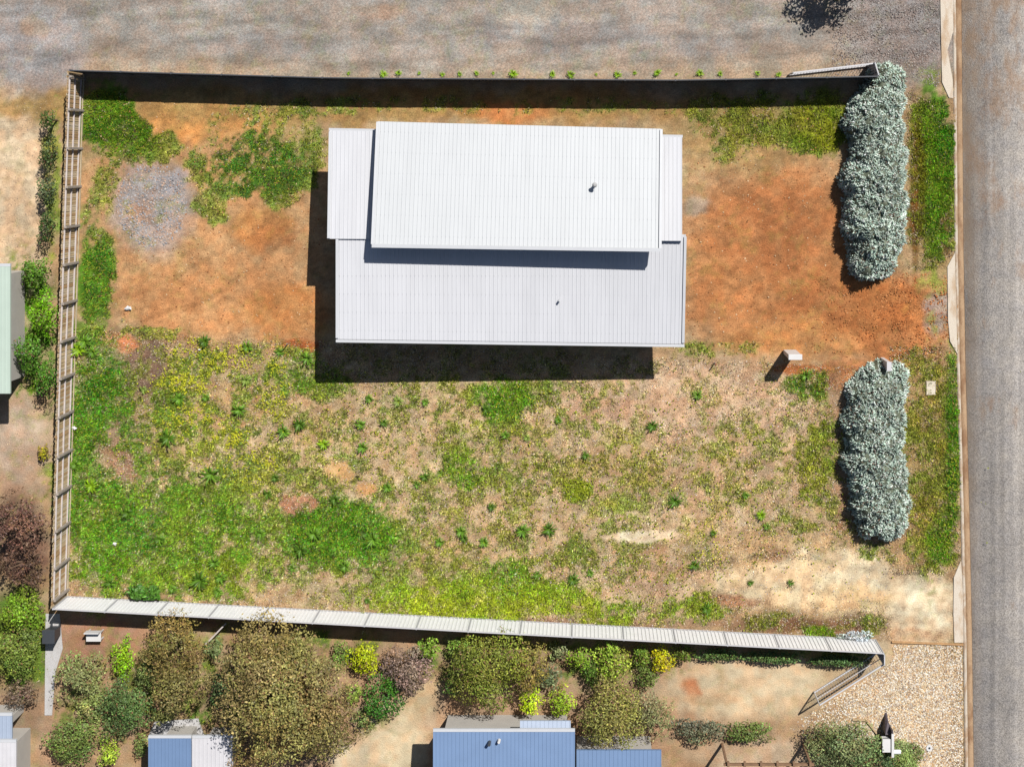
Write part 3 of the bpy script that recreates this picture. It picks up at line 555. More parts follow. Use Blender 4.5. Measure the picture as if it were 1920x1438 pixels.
def steel_fence(pts, hgt, mat, name, label, panel=2.41, ribs=13, amp=.028, gate=None, capmat=None, postmat=None):
    root = empty(name, W(*pts[0])); tag(root, label, 'fence'); o0 = root.location.copy()
    P = [Vector(W(*p)) - o0 for p in pts]; L = [0]
    for a, b in zip(P[:-1], P[1:]): L.append(L[-1] + (b - a).length)
    def at(s):
        s = max(0, min(L[-1], s))
        for i in range(len(L) - 1):
            if s <= L[i + 1] + 1e-6: return P[i].lerp(P[i + 1], (s - L[i]) / (L[i + 1] - L[i]))
        return P[-1]
    n = max(1, round(L[-1] / panel)); w = L[-1] / n
    for i in range(n):
        a = at(i * w); b = at((i + 1) * w); d = (b - a); ln = d.length; d.normalize(); nn = Vector((-d.y, d.x, 0))
        V = []; F = []; prof = [(0, 0), (.60, 0), (.68, 1), (.90, 1), (.98, 0)]
        st = [(.03 + (k + t) / ribs * (ln - .06), q) for k in range(ribs) for t, q in prof]
        z1 = hgt + random.uniform(-.008, .008)
        for s, q in st:
            p = a + d * s + nn * (amp * (q - .5)); V += [(p.x, p.y, -.1), (p.x, p.y, z1 - .03)]
        for k in range(len(st) - 1): F.append((2*k, 2*k+2, 2*k+3, 2*k+1))
        me = bpy.data.meshes.new('panel'); me.from_pydata(V, [], F); me.update(); me.materials.append(mat)
        o = link(bpy.data.objects.new('panel', me), root); sd = o.modifiers.new('sheet', 'SOLIDIFY'); sd.thickness = .004
        MB().bar(a + d * .03 + Vector((0, 0, z1)), b - d * .03 + Vector((0, 0, z1)), .05, .05).build('top_rail', capmat or mat, root)
        MB().bar(a + d * .03 + nn * .03 + Vector((0, 0, .06)), b - d * .03 + nn * .03 + Vector((0, 0, .06)), .012, .07).build('bottom_rail', capmat or mat, root)
    for i in range(n + 1):
        a = at(i * w); MB().box(a.x - .028, a.x + .028, a.y - .045, a.y + .045, -.3, hgt + .03).build('post', postmat or mat, root)
    return root
M_colb = plain_mat('pale_grey_fence_steel', C(255, 255, 255) * 1.12, .45, .04, 2, spec=.4)
M_colbp = plain_mat('fence_post_steel', C(205, 205, 208), .5, .05, 2)
M_colbd = plain_mat('dark_fence_steel', C(84, 86, 92), .5, .06, 2)
M_capw = plain_mat('cap_steel', C(226, 224, 226), .4, .04, 3)
steel_fence([(127, 1118), (900, 1160), (1641, 1199)], 1.8, M_colb, 'steel_fence', 'pale grey ribbed steel fence along the bottom edge of the empty lot', capmat=M_capw, postmat=M_colbp)
steel_fence([(158, 137), (640, 151), (1280, 155), (1630, 148)], 1.8, M_colbd, 'steel_fence', 'dark steel fence between the orange dirt yard and the grey gravel yard', capmat=M_colbd)
# short returns and open mesh gates at the street ends
def short_panel(p0, p1, label):
    return steel_fence([p0, p1], 1.8, M_colbp, 'fence_return', label, panel=.8, ribs=4, capmat=M_capw)
r1 = short_panel((1632, 144), (1626, 124), 'short dark steel return panel at the street end of the top fence'); r1['category'] = 'fence panel'
r2 = short_panel((1643, 1203), (1643, 1219), 'short white capped steel return panel at the street end of the bottom fence'); r2['category'] = 'fence panel'
def gate(p0, p1, label, bars=26, H=1.6):
    root = empty('driveway_gate', W(*p0)); tag(root, label, 'gate', 'open driveway gates'); o0 = root.location.copy()
    a = Vector(W(*p0)) - o0; b = Vector(W(*p1)) - o0; d = (b - a).normalized()
    up = lambda v, z: v + Vector((0, 0, z))
    for z in (H, .12): MB().bar(up(a, z), up(b, z), .06, .06).build('rail', M_capw, root)
    MB().bar(up(a, H * .55), up(b, H * .55), .03, .03).build('rail', M_capw, root)
    for q in (a, b): MB().tube(up(q, .0), up(q, H), .035, n=8).build('stile', M_capw, root)
    ln = (b - a).length; barm = MB().tube((0, 0, .14), (0, 0, H - .03), .008, n=5).mesh('bar', M_colbp)
    for i in range(1, bars):
        o = bpy.data.objects.new('bar', barm); o.location = a + d * (ln * i / bars); link(o, root)
    return root
gate((1643, 1222), (1526, 1296), 'open silver mesh gate angled across the sandy drive below the bottom fence')
gate((1624, 124), (1478, 141), 'silver gate lying angled beside the gravel yard at the top fence end')

# ------------------------------------------------------------------ hedges of silver leaves
def spindles(P, D, L, Wd, col, tipc=None, n=4):
    """finger shaped shoots: base points P, unit directions D, lengths, widths"""
    m = len(P); up = np.tile([0, 0, 1.0], (m, 1)); s = np.cross(D, up); s /= np.linalg.norm(s, axis=1, keepdims=True) + 1e-6; t = np.cross(s, D)
    V = [P]
    for k in range(n):
        a = 2 * np.pi * k / n; V.append(P + D * (L * .6)[:, None] + (s * math.cos(a) + t * math.sin(a)) * Wd[:, None])
    V.append(P + D * L[:, None]); V = np.stack(V, 1).reshape(-1, 3); T = []
    for k in range(n): j = (k + 1) % n; T += [(0, 1 + j, 1 + k), (1 + k, 1 + j, n + 1)]
    F = (np.arange(m)[:, None, None] * (n + 2) + np.array(T)[None]).reshape(-1, 3)
    return V, F, np.repeat(col, n + 2, 0)
def hedge(name, humps, label, n=11000, colr=((214, 232, 222), (174, 200, 188), (242, 250, 246)), hz=1.5):
    """humps: (px, py, rx, ry, height) at photo pixels"""
    Hs = []
    for (px, py, rx, ry, h) in humps:
        x, y, _ = W(px, py, h * .6); Hs.append((x, y, rx / S, ry / S, h))
    def surf(x, y):
        z = np.zeros(x.shape)
        wx = x + (fbm(x * 40, y * 40, 24, 3, 201) - .5) * .55; wy = y + (fbm(x * 40, y * 40, 24, 3, 211) - .5) * .55
        for (cx, cy, rx, ry, h) in Hs:
            d = ((wx - cx) / rx) ** 2 + ((wy - cy) / ry) ** 2; z = np.maximum(z, h * np.clip(1 - d ** 1.5, 0, 1) ** .42)
        return z + (z > .05) * (fbm(x * 40, y * 40, 13, 3, 221) - .5) * .6
    x0 = min(c[0] - c[2] for c in Hs) - .3; x1 = max(c[0] + c[2] for c in Hs) + .3; y0 = min(c[1] - c[3] for c in Hs) - .3; y1 = max(c[1] + c[3] for c in Hs) + .3
    root = empty(name, ((x0 + x1) / 2, (y0 + y1) / 2, 0)); tag(root, label, 'hedge'); o0 = np.array(root.location)
    nxx = int((x1 - x0) / .11); nyy = int((y1 - y0) / .11); X, Y = np.meshgrid(np.linspace(x0, x1, nxx), np.linspace(y0, y1, nyy)); Z = surf(X, Y)
    ii = np.arange(nxx * nyy).reshape(nyy, nxx); q = np.stack([ii[:-1, :-1], ii[:-1, 1:], ii[1:, 1:], ii[1:, :-1]], -1).reshape(-1, 4)
    zq = Z.ravel()[q].max(1); q = q[zq > .12]
    v = np.stack([X, Y, np.maximum(Z - .2, -.05)], -1).reshape(-1, 3) - o0
    u, inv = np.unique(q.ravel(), return_inverse=True)
    cc = np.tile(C(132, 140, 118), (len(u), 1)) * RNG.uniform(.6, 1.3, (len(u), 1))
    npmesh('inner_branches', v[u], inv.reshape(-1, 4), M_leaf, root, cc)
    # shoots, denser on steep sides
    x = RNG.uniform(x0, x1, n * 3); y = RNG.uniform(y0, y1, n * 3); z = surf(x, y); e = .06
    gxx = (surf(x + e, y) - surf(x - e, y)) / (2 * e); gyy = (surf(x, y + e) - surf(x, y - e)) / (2 * e)
    st = np.sqrt(1 + np.clip(gxx ** 2 + gyy ** 2, 0, 40)); k = (z > .12) & (RNG.random(len(z)) < st / 3.2) & (unif(fbm(x * 40, y * 40, 6, 2, 271)) > .13)
    x, y, z, gxx, gyy = x[k][:n], y[k][:n], z[k][:n], np.clip(gxx[k][:n], -3, 3), np.clip(gyy[k][:n], -3, 3); m = len(x)
    z = z - RNG.random(m) * np.clip(np.sqrt(gxx ** 2 + gyy ** 2) * .3, 0, .9) * (z > .4) - .1 * RNG.random(m)
    D = np.stack([-gxx, -gyy, np.ones(m) * .8], -1); D /= np.linalg.norm(D, axis=1, keepdims=True)
    # shoots gather in tufts that splay the same way
    sp = np.stack([fbm(x * 40, y * 40, 7, 2, 231) - .5, fbm(x * 40, y * 40, 7, 2, 241) - .5, np.zeros(m)], -1) * 3.4
    D = D + sp + RNG.normal(0, .38, (m, 3)); D[:, 2] = np.abs(D[:, 2]) * .62 + .08; D /= np.linalg.norm(D, axis=1, keepdims=True)
    base = 1.26 * np.array([1.02, 1.02, .96]) * np.array([C(*c) for c in colr])[RNG.choice(3, m, p=[.5, .3, .2])] * np.exp(RNG.normal(0, .24, (m, 1)))
    clump = .68 + .5 * unif(fbm(x * 40, y * 40, 18, 3, 251)); base = base * clump[:, None]
    twig = RNG.random(m) < .07; base[twig] = C(140, 105, 88)
    P = np.stack([x, y, z - .12], -1) - o0
    V, F, cl = spindles(P, D, RNG.uniform(.11, .26, m), RNG.uniform(.014, .032, m), np.clip(base, 0, .75))
    npmesh('foliage', V, F, M_silver, root, cl)
    mb = MB()
    for (cx, cy, rx, ry, h) in Hs: mb.tube((cx - o0[0], cy - o0[1], -.1), (cx - o0[0], cy - o0[1], h * .6), .07, .04, 7)
    mb.build('stems', M_bark, root)
    return root
hedge('hedge', [(1664, 152, 32, 34, 1.35), (1652, 196, 46, 44, 1.6), (1645, 240, 54, 48, 1.75), (1650, 286, 54, 46, 1.8), (1644, 332, 60, 46, 1.9), (1648, 376, 55, 44, 1.8), (1642, 418, 57, 44, 1.85), (1646, 456, 52, 44, 1.6), (1640, 488, 46, 36, 1.4)],
      'long silvery blue green hedge beside the verge near the top fence', 34000)
hedge('hedge', [(1658, 712, 42, 30, 1.3), (1649, 742, 56, 38, 1.6), (1641, 785, 56, 42, 1.65), (1646, 826, 52, 42, 1.55), (1642, 868, 54, 42, 1.6), (1650, 908, 54, 42, 1.65), (1656, 948, 52, 42, 1.6), (1658, 982, 43, 32, 1.3)],
      'silvery blue green hedge across the street end of the empty lot', 28000)

# ------------------------------------------------------------------ trees and shrubs in the gardens
def plant(name, px, py, rx, ry, h, col, label, cat='shrub', n=None, leaf=.054, lobes=None, dark=.55, var=.2, group=None, squash=1.0, gaps=.0):
    x, y, _ = W(px, py, h * .6); rx /= S / 1.07; ry /= S / 1.07
    root = empty(name, (x, y, 0)); tag(root, label, cat, group)
    lobes = lobes or max(5, int(7 * rx)); Ls = []; rz = min(h * .48, (rx + ry) / 2 * squash); cz = h - rz
    Ls.append((0, 0, cz, rx * .72, ry * .72, rz * .85))
    for k in range(lobes):
        t = 2 * math.pi * k / lobes + random.uniform(-.3, .3); f = random.uniform(.40, .74); s = random.uniform(.24, .50)
        Ls.append((rx * f * math.cos(t), ry * f * math.sin(t), cz + random.uniform(-.35, .3) * rz, rx * s, ry * s, rz * random.uniform(.4, .6)))
    for k in range(max(3, lobes // 2)):
        t = random.uniform(0, 6.28); f = random.uniform(0, .4); Ls.append((rx * f * math.cos(t), ry * f * math.sin(t), cz + rz * random.uniform(.35, .6), rx * .32, ry * .32, rz * .42))
    area = sum(4 * l[3] * l[4] for l in Ls); n = n or int(min(26000, area * 150 * (.07 / leaf) ** 1.3)); w = np.array([l[3] * l[4] for l in Ls]); w /= w.sum()
    li = RNG.choice(len(Ls), n, p=w); LA = np.array(Ls)[li]; d = RNG.normal(0, 1, (n, 3)); d[:, 2] = np.where(RNG.random(n) < .75, np.abs(d[:, 2]), d[:, 2]); d /= np.linalg.norm(d, axis=1, keepdims=True)
    lump = unif(fbm(LA[:, 0] * 9 + d[:, 0] * 40 + px, LA[:, 1] * 9 + d[:, 1] * 40 + py, 13, 3, 281))[:, None]; r = RNG.uniform(.66, 1.0, n)[:, None] * (.82 + .36 * lump) + RNG.normal(0, .05, (n, 1)); Pp = LA[:, :3] + d * LA[:, 3:6] * r
    tone = RNG.uniform(1 - var, 1 + var, len(Ls))[li][:, None]; hs = RNG.uniform(-.12, .12, (len(Ls), 3))[li]
    keep = Pp[:, 2] > .03
    if gaps:
        keep &= unif(fbm(Pp[:, 0] * 30 + px, Pp[:, 1] * 30 + py, 16, 3, 261)) > gaps
    Pp, tone, hs, d = Pp[keep], tone[keep], hs[keep], d[keep]; n = len(Pp)
    nrm = d * .7 + RNG.normal(0, .5, (n, 3)) + np.array([0, 0, .35]); nrm /= np.linalg.norm(nrm, axis=1, keepdims=True)
    a = np.cross(nrm, RNG.normal(0, 1, (n, 3))); a /= np.linalg.norm(a, axis=1, keepdims=True); b = np.cross(nrm, a)
    s = leaf * RNG.uniform(.6, 1.4, (n, 1)); v = np.stack([Pp - a * s, Pp + b * s * .5, Pp + a * s, Pp - b * s * .5], 1)
    v[:, 1] += nrm * s * .12; v[:, 3] += nrm * s * .12
    c = C(*col) * 1.7 * tone * (1 + hs) * np.exp(RNG.normal(0, .27, (n, 1))) * (.78 + .44 * lump[keep])
    dead = RNG.random(n) < .06; c[dead] = C(170, 130, 90) * RNG.uniform(.6, 1.2, (dead.sum(), 1))
    npmesh('crown' if cat == 'tree' else 'foliage', v.reshape(-1, 3), np.arange(4 * n).reshape(-1, 4), M_leaf, root, np.repeat(np.clip(c, 0, .7), 4, 0))
    mb = MB(); mb.tube((0, 0, -.1), (0, 0, cz), .04 + .035 * rx, .02 + .02 * rx, 8)
    for l in Ls[1:]:
        mb.tube((0, 0, cz * random.uniform(.35, .8)), (l[0], l[1], l[2]), .02 + .012 * rx, .01, 5)
    mb.build('trunk', M_bark, root)
    return root
G = 'garden shrubs below the steel fence'
plant('shrub', 228, 1232, 24, 40, 1.3, (140, 190, 28), 'bright lime green oval shrub on bare brown earth near the lot corner', group=G)
plant('shrub', 150, 1272, 52, 52, 1.8, (132, 142, 84), 'grey olive spreading shrub beside the pale concrete path', group=G, gaps=.25)
plant('shrub', 232, 1325, 50, 56, 2.2, (92, 116, 62), 'dark green rounded shrub right of the grey olive spreading shrub', group=G)
plant('shrub', 132, 1388, 52, 48, 2.0, (110, 128, 62), 'mid green rounded shrub at the bottom left of the gardens', group=G)
plant('shrub', 205, 1412, 24, 30, 1.2, (160, 190, 60), 'small yellow green shrub left of the little blue roof', group=G)
plant('tree', 322, 1212, 62, 56, 3.4, (134, 122, 66), 'thin brown olive tree close below the steel fence, left of the largest tree', 'tree', gaps=.3)
plant('tree', 335, 1292, 60, 56, 3.6, (126, 116, 66), 'thin brown olive tree above the little blue roof', 'tree', gaps=.28)
plant('tree', 518, 1296, 114, 108, 5.6, (140, 130, 76), 'largest spreading khaki tree in the garden below the steel fence', 'tree', n=36000, leaf=.062, gaps=.16)
plant('tree', 600, 1365, 72, 62, 3.8, (128, 118, 66), 'khaki tree crown at lower right of the largest tree', 'tree', gaps=.2)
plant('tree', 490, 1395, 66, 44, 4.0, (140, 124, 72), 'khaki tree crown at the bottom edge below the largest tree', 'tree', gaps=.2)
plant('shrub', 400, 1215, 22, 24, 1.1, (116, 136, 80), 'small pale green shrub left of the largest khaki tree', group=G)
plant('shrub', 685, 1233, 34, 38, 1.5, (172, 180, 20), 'yellow green rounded shrub right of the largest khaki tree', group=G)
plant('shrub', 765, 1258, 46, 52, 1.8, (136, 118, 104), 'brown purple shrub between the yellow shrub and the big olive shrub', group=G)
plant('shrub', 716, 1312, 38, 44, 1.7, (66, 116, 34), 'deep green shrub below the yellow green rounded shrub', group=G)
plant('shrub', 663, 1300, 20, 26, 1.0, (132, 156, 60), 'small light green shrub beside the deep green shrub', group=G)
plant('shrub', 805, 1215, 26, 26, 1.2, (124, 160, 50), 'small bright green shrub against the steel fence left of the big olive shrub', group=G)
plant('shrub', 912, 1256, 72, 72, 3.0, (122, 130, 48), 'big round olive green shrub above the blue roof', group=G, n=9000)
plant('shrub', 988, 1252, 38, 52, 2.3, (134, 122, 58), 'brown olive shrub touching the right of the big round olive shrub', group=G)
plant('shrub', 1030, 1268, 26, 28, 1.2, (108, 122, 88), 'small grey green shrub between olive and pale lime shrubs', group=G)
plant('shrub', 995, 1316, 26, 34, 1.6, (176, 204, 28), 'vivid yellow lime conical shrub just above the blue roof', group=G)
plant('shrub', 1054, 1316, 28, 32, 1.5, (146, 176, 38), 'lime green rounded shrub right of the vivid yellow lime shrub', group=G)
plant('shrub', 1085, 1234, 28, 24, 1.2, (122, 150, 40), 'small green shrub near the fence left of the pale lime shrub', group=G)
plant('shrub', 1150, 1243, 38, 42, 1.9, (156, 172, 60), 'pale lime rounded shrub close below the steel fence', group=G)
plant('shrub', 1203, 1228, 22, 22, 1.1, (110, 140, 44), 'small dark green shrub between pale lime and yellow shrubs', group=G)
plant('shrub', 1244, 1236, 30, 32, 1.5, (186, 180, 18), 'golden yellow shrub beside the sandy drive', group=G)
plant('shrub', 1280, 1226, 26, 20, 1.1, (108, 124, 40), 'small olive shrub right of the golden yellow shrub', group=G)
plant('tree', 1143, 1340, 60, 66, 3.6, (134, 132, 66), 'rounded olive tree at the corner of the blue roof', 'tree', gaps=.08)
plant('shrub', 1222, 1345, 44, 44, 2.0, (130, 134, 88), 'grey green loose shrub right of the rounded olive tree', group=G, gaps=.2)
plant('shrub', 1310, 1370, 50, 24, .9, (104, 108, 82), 'low grey green shrub on the left of the bed beside the sandy drive', group=G)
plant('shrub', 1400, 1372, 48, 20, .9, (106, 122, 62), 'low green shrub on the right of the bed beside the sandy drive', group=G)
plant('hedge', 1588, 1402, 74, 52, 1.9, (122, 134, 86), 'clipped grey olive hedge left of the letterbox', 'hedge', n=9000, leaf=.05)
plant('shrub', 1650, 1425, 26, 34, .9, (70, 92, 56), 'dark leafy shrub at the foot of the letterbox', group=G, leaf=.05)
plant('shrub', 1692, 1430, 38, 40, .55, (134, 152, 88), 'low pale green mounded shrub right of the letterbox', group=G, leaf=.04, n=7000)
for (px, py, rx, ry, h, c, l) in [
    (640, 1228, 22, 28, 1.2, (112, 140, 60), 'soft green shrub between the largest khaki tree and the yellow green shrub'),
    (735, 1282, 18, 24, 1.0, (92, 128, 44), 'small mid green shrub squeezed under the brown purple shrub'),
    (858, 1212, 26, 22, 1.1, (118, 150, 56), 'mid green shrub on the upper left of the big olive shrub'),
    (850, 1285, 20, 26, 1.2, (86, 112, 44), 'dark shrub on the lower left of the big olive shrub'),
    (1110, 1262, 20, 28, 1.1, (84, 116, 40), 'dark green shrub on the left of the pale lime shrub'),
    (1050, 1222, 22, 18, .9, (128, 138, 88), 'dusty green shrub by the fence above the small grey green shrub'),
    (1215, 1268, 24, 26, 1.1, (100, 120, 52), 'mid green shrub below and left of the golden yellow shrub'),
    (1350, 1228, 50, 14, .8, (96, 124, 60), 'low strip of green along the fence left of its end'),
    (1450, 1232, 60, 13, .8, (92, 118, 66), 'low grey green strip along the fence above the sandy drive'),
    (1570, 1238, 66, 12, .8, (86, 112, 62), 'low dark strip of green along the fence nearest the gate'),
    (280, 1262, 30, 34, 1.5, (110, 124, 66), 'loose olive shrub between bright lime and thin brown olive plants'),
    (172, 1330, 26, 34, 1.4, (140, 150, 84), 'dusty shrub between the grey olive and mid green shrubs'),
    (420, 1290, 28, 40, 1.6, (96, 124, 72), 'sea green shrub on the left edge of the largest khaki tree'),
    (680, 1345, 26, 22, 1.0, (116, 134, 70), 'pale green shrub at the foot of the deep green shrub'),
    (265, 1395, 14, 26, .9, (120, 136, 70), 'narrow shrub against the left wall of the small blue shed')]:
    plant('shrub', px, py, rx, ry, h, c, l, group=G)
GW = 'shrubs along the left side of the paling fence'
for (px, py, rx, ry, h, c, l) in [
    (93, 225, 15, 26, 1.5, (70, 96, 38), 'narrow dark green shrub against the paling fence nearest the gravel yard'),
    (92, 288, 17, 36, 1.6, (74, 92, 48), 'narrow dark green shrub against the paling fence, second from the gravel yard'),
    (88, 358, 20, 34, 1.5, (84, 100, 62), 'narrow grey green shrub against the paling fence, third from the gravel yard'),
    (88, 425, 18, 34, 1.6, (60, 84, 36), 'narrow dark shrub against the paling fence, last before the bright green shrubs'),
    (66, 510, 34, 34, 2.0, (84, 124, 30), 'green shrub above the pale green roof end at far left'),
    (80, 590, 30, 46, 2.2, (106, 156, 20), 'bright green shrub between the pale green roof and the fence'),
    (56, 665, 30, 42, 2.1, (82, 126, 32), 'mid green shrub close to the lower half of the pale green roof'),
    (88, 708, 24, 40, 2.0, (72, 110, 26), 'dark green shrub against the fence below the bright green shrub'),
    (82, 850, 12, 18, .8, (150, 140, 30), 'small yellow shrub against the fence on bare beige dirt')]:
    plant('shrub', px, py, rx, ry, h, c, l, group=GW)
plant('tree', 30, 985, 62, 58, 3.2, (112, 84, 70), 'bare reddish brown tree left of the paling fence', 'tree', gaps=.35)
plant('tree', 45, 1060, 50, 40, 2.8, (96, 72, 58), 'dark brown tree just below the reddish brown tree', 'tree', gaps=.3)
plant('shrub', 38, 1145, 46, 44, 2.0, (124, 158, 40), 'bright green shrub below the brown trees at far left', group=GW)
plant('shrub', 30, 1225, 50, 50, 2.3, (112, 132, 54), 'olive green shrub left of the pale concrete path', group=GW)
plant('shrub', 40, 1300, 40, 30, 1.4, (118, 100, 84), 'brown grey shrub above the white roof at bottom left', group=GW, gaps=.3)
plant('tree', 1592, -52, 62, 50, 3.0, (92, 108, 72), 'dark leafy tree over the gravel yard at the top edge', 'tree', leaf=.08)
plant('shrub', 1606, 1192, 34, 10, .45, (196, 212, 200), 'small silver leaved shrub against the steel fence near its street end', leaf=.05, n=900)
plant('shrub', 266, 1112, 34, 14, .6, (72, 112, 34), 'broad leafy green weed clump leaning over the steel fence base near the left corner', leaf=.1, n=800)

# ------------------------------------------------------------------ single leafy weeds on the lot
def weed_mesh(seed, leaves, L, wd, col, arch=.5):
    r = random.Random(seed); V = []; F = []; cl = []
    for i in range(leaves):
        a = 2 * math.pi * i / leaves * 1.0 + r.uniform(-.25, .25); l = L * r.uniform(.6, 1.1); w = wd * r.uniform(.7, 1.2); up = r.uniform(.15, arch); b = len(V)
        ca, sa = math.cos(a), math.sin(a); tone = math.exp(r.gauss(0, .25))
        for t, ww, z in ((.05, .3, .03), (.45, 1.0, up * l * .9 + .02), (.8, .75, up * l * 1.0), (1.0, .05, up * l * .6)):
            for s in (-1, 1):
                V.append((ca * l * t - sa * w * ww * s, sa * l * t + ca * w * ww * s, z + .012 * ww)); cl.append([float(q) * tone for q in C(*col)])
        for k in range(3): F.append((b + 2*k, b + 2*k + 1, b + 2*k + 3, b + 2*k + 2))
    o = npmesh('weed', V, F, M_leaf, col=np.array(cl)); me = o.data; bpy.data.objects.remove(o); return me
WM = {}
for k, c in (('dark', (98, 140, 30)), ('mid', (122, 170, 44)), ('pale', (160, 186, 80)), ('lime', (160, 204, 30))):
    WM[k] = [weed_mesh(s * 7 + len(k), 22 + 4 * s, .29, .019, c, .95) for s in range(4)]
WEEDS = [(693,747,1,'mid'),(747,752,1.2,'pale'),(798,753,.8,'mid'),(912,767,1.1,'dark'),(677,795,1.1,'mid'),(721,792,1,'dark'),(681,838,1.2,'mid'),(948,815,.9,'mid'),(988,820,.8,'pale'),(1047,787,.9,'mid'),(1223,797,1.2,'dark'),(1098,853,1,'dark'),(797,893,1.1,'dark'),(782,908,.9,'mid'),(727,913,1,'mid'),(1265,938,1.4,'dark'),(922,950,.9,'dark'),(980,993,1.5,'mid'),(1030,991,1.5,'dark'),(1008,1076,1,'mid'),(1075,1085,1.3,'dark'),(1107,1073,.8,'mid'),(908,1015,1.1,'mid'),(825,1015,1,'mid'),(865,995,1.1,'mid'),(870,1008,.9,'dark'),(752,996,.9,'pale'),(689,1125,.7,'dark'),(1307,740,1.1,'mid'),(1510,703,1.2,'mid'),(1398,928,.9,'mid'),(1427,965,1.1,'lime'),(1437,986,.8,'mid'),(1337,998,.7,'dark'),(1302,1058,1.2,'dark'),(1482,1091,.8,'dark'),(1407,1091,.7,'dark'),(1325,1140,1.3,'dark'),(578,672,1.4,'mid'),(563,795,1.4,'dark'),(533,808,1.4,'mid'),(608,832,1.3,'lime'),(317,820,1.9,'dark'),(397,888,1.9,'mid'),(450,768,1.4,'mid'),(387,745,.9,'mid'),(462,713,1.2,'pale'),(337,747,1.3,'mid'),(143,870,1.3,'mid'),(173,910,1.4,'lime'),(517,895,.9,'dark'),(270,730,.9,'pale'),(377,1086,1.9,'dark'),(325,1103,1,'mid'),(415,1081,1.2,'mid'),(410,1108,1,'mid'),(207,1091,1.3,'dark'),(402,1053,1.3,'mid'),(590,1000,1.6,'mid'),(700,1010,1.5,'mid'),(565,1030,1.4,'dark'),(648,1060,1.3,'mid'),(502,925,1.1,'dark'),(550,1065,1,'mid'),(628,935,1.2,'dark'),(490,1000,1.1,'mid'),(160,640,1.7,'mid'),(150,655,1.6,'lime'),(175,660,1.3,'mid'),(385,640,1.3,'dark'),(465,650,1.2,'mid'),(525,660,1,'mid'),(240,960,1.3,'dark'),(300,1010,1.2,'mid')]
LM = [('left fence', 137, 860), ('steel fence', 900, 1160), ("house shadow's left corner", 597, 717), ("house shadow's right corner", 1218, 707), ('silver hedge', 1590, 850), ('pale sandy patch', 640, 882), ('round lime patch', 1082, 917), ('pale sand streak', 1210, 1004), ('lot corner', 127, 1118), ('white litter', 217, 1018), ('meter box shadow', 1460, 700), ('dense green patch', 640, 1000), ('bare pink soil', 560, 950), ('broad sandy area', 1540, 1080)]
cname = {'dark': 'dark green', 'mid': 'mid green', 'pale': 'pale green', 'lime': 'lime green'}
ORD = ['', 'second ', 'third ', 'fourth ', 'fifth ', 'sixth ', 'seventh ', 'eighth ', 'ninth ', 'tenth ', 'eleventh ', 'twelfth ', 'thirteenth ', 'fourteenth ', 'fifteenth ', 'sixteenth ', 'seventeenth ', 'eighteenth ', 'nineteenth ', 'twentieth ']
used = set()
def which(px, py):                                     # the landmark this weed is nearest to in rank
    best = None
    for nm, lx, ly in LM:
        d = math.hypot(px - lx, py - ly); r = sum(math.hypot(w[0] - lx, w[1] - ly) < d - .01 for w in WEEDS)
        if r < len(ORD) and (nm, r) not in used and (best is None or r < best[0]): best = (r, nm)
    used.add((best[1], best[0])); return ORD[best[0]] + 'nearest weed to the ' + best[1]
rw = random.Random(3)
for (px, py, sc, kind) in WEEDS:
    o = bpy.data.objects.new('weed_plant', rw.choice(WM[kind])); x, y, _ = W(px, py); o.location = (x, y, .02); s = sc
    o.scale = (s, s, s * .9); o.rotation_euler = (0, 0, rw.uniform(0, 6.28)); link(o)
    size = 'large' if sc >= 1.3 else 'small' if sc < .95 else 'leafy'
    tag(o, f'{size} {cname[kind]} rosette, {which(px, py)}', 'weed', 'leafy weeds on the empty lot')
# a row of tufts along the far side of the top fence
for i, px in enumerate([654, 720, 748, 786, 830, 862, 894, 925, 962, 1036, 1070, 1118, 1158, 1190, 1232, 1268, 1312, 1350, 1420, 1460]):
    o = bpy.data.objects.new('grass_tuft', rw.choice(WM['lime'])); o.location = W(px, 139 + rw.uniform(-2, 2)); s = rw.uniform(.35, 1.0); o.scale = (s, s * rw.uniform(.6, 1), s); o.rotation_euler = (0, 0, rw.uniform(0, 6)); link(o)
    tag(o, 'lime grass tuft behind the dark fence, ' + (ORD[i].strip() or 'first') + ' from the left in its row', 'grass tuft', 'lime tufts along the outer side of the dark fence')

# ------------------------------------------------------------------ small things
M_white = plain_mat('white_paint', C(240, 238, 236), .5, .04, 4); M_pit = plain_mat('pit_concrete', C(240, 228, 206), .85, .08, 6, dirt=C(205, 180, 150))
def boxo(name, px0, py0, px1, py1, z0, z1, mat, parent=None, bev=.01):
    a = W(px0, py0, z1); b = W(px1, py1, z1)
    mb = MB().box(a[0], b[0], b[1], a[1], z0, z1); return mb.build(name, mat, parent, bev)
t = empty('pit_cover', W(1745, 727)); tag(t, 'pale rectangular concrete pit cover set in the verge grass', 'pit cover')
def sub(name, mat, f, parent, bev=.0):
    mb = MB(); f(mb); return mb.build(name, mat, parent, bev)
sub('rim', plain_mat('pit_rim', C(180, 165, 140), .9, .1, 8), lambda m: (m.box(-.24, .24, .32, .35, -.1, .06), m.box(-.24, .24, -.35, -.32, -.1, .06), m.box(-.24, -.21, -.318, .318, -.1, .06), m.box(.21, .24, -.318, .318, -.1, .06)), t)
sub('lid', M_pit, lambda m: m.box(-.205, .205, -.315, .315, -.1, .075), t, .008)
sub('lift_slot', M_dark, lambda m: (m.box(-.02, .02, .22, .27, .06, .079), m.box(-.02, .02, -.27, -.22, .06, .079)), t)
# round cover in the pebbles
t = empty('drain_cover', W(1742, 1401)); tag(t, 'round white drain cover with a dark centre in the pebbles', 'drain cover')
sub('ring', M_white, lambda m: m.tube((0, 0, -.1), (0, 0, .06), .165, .155, 24), t); sub('cap', M_dark, lambda m: m.tube((0, 0, .05), (0, 0, .075), .055, .05, 16), t)
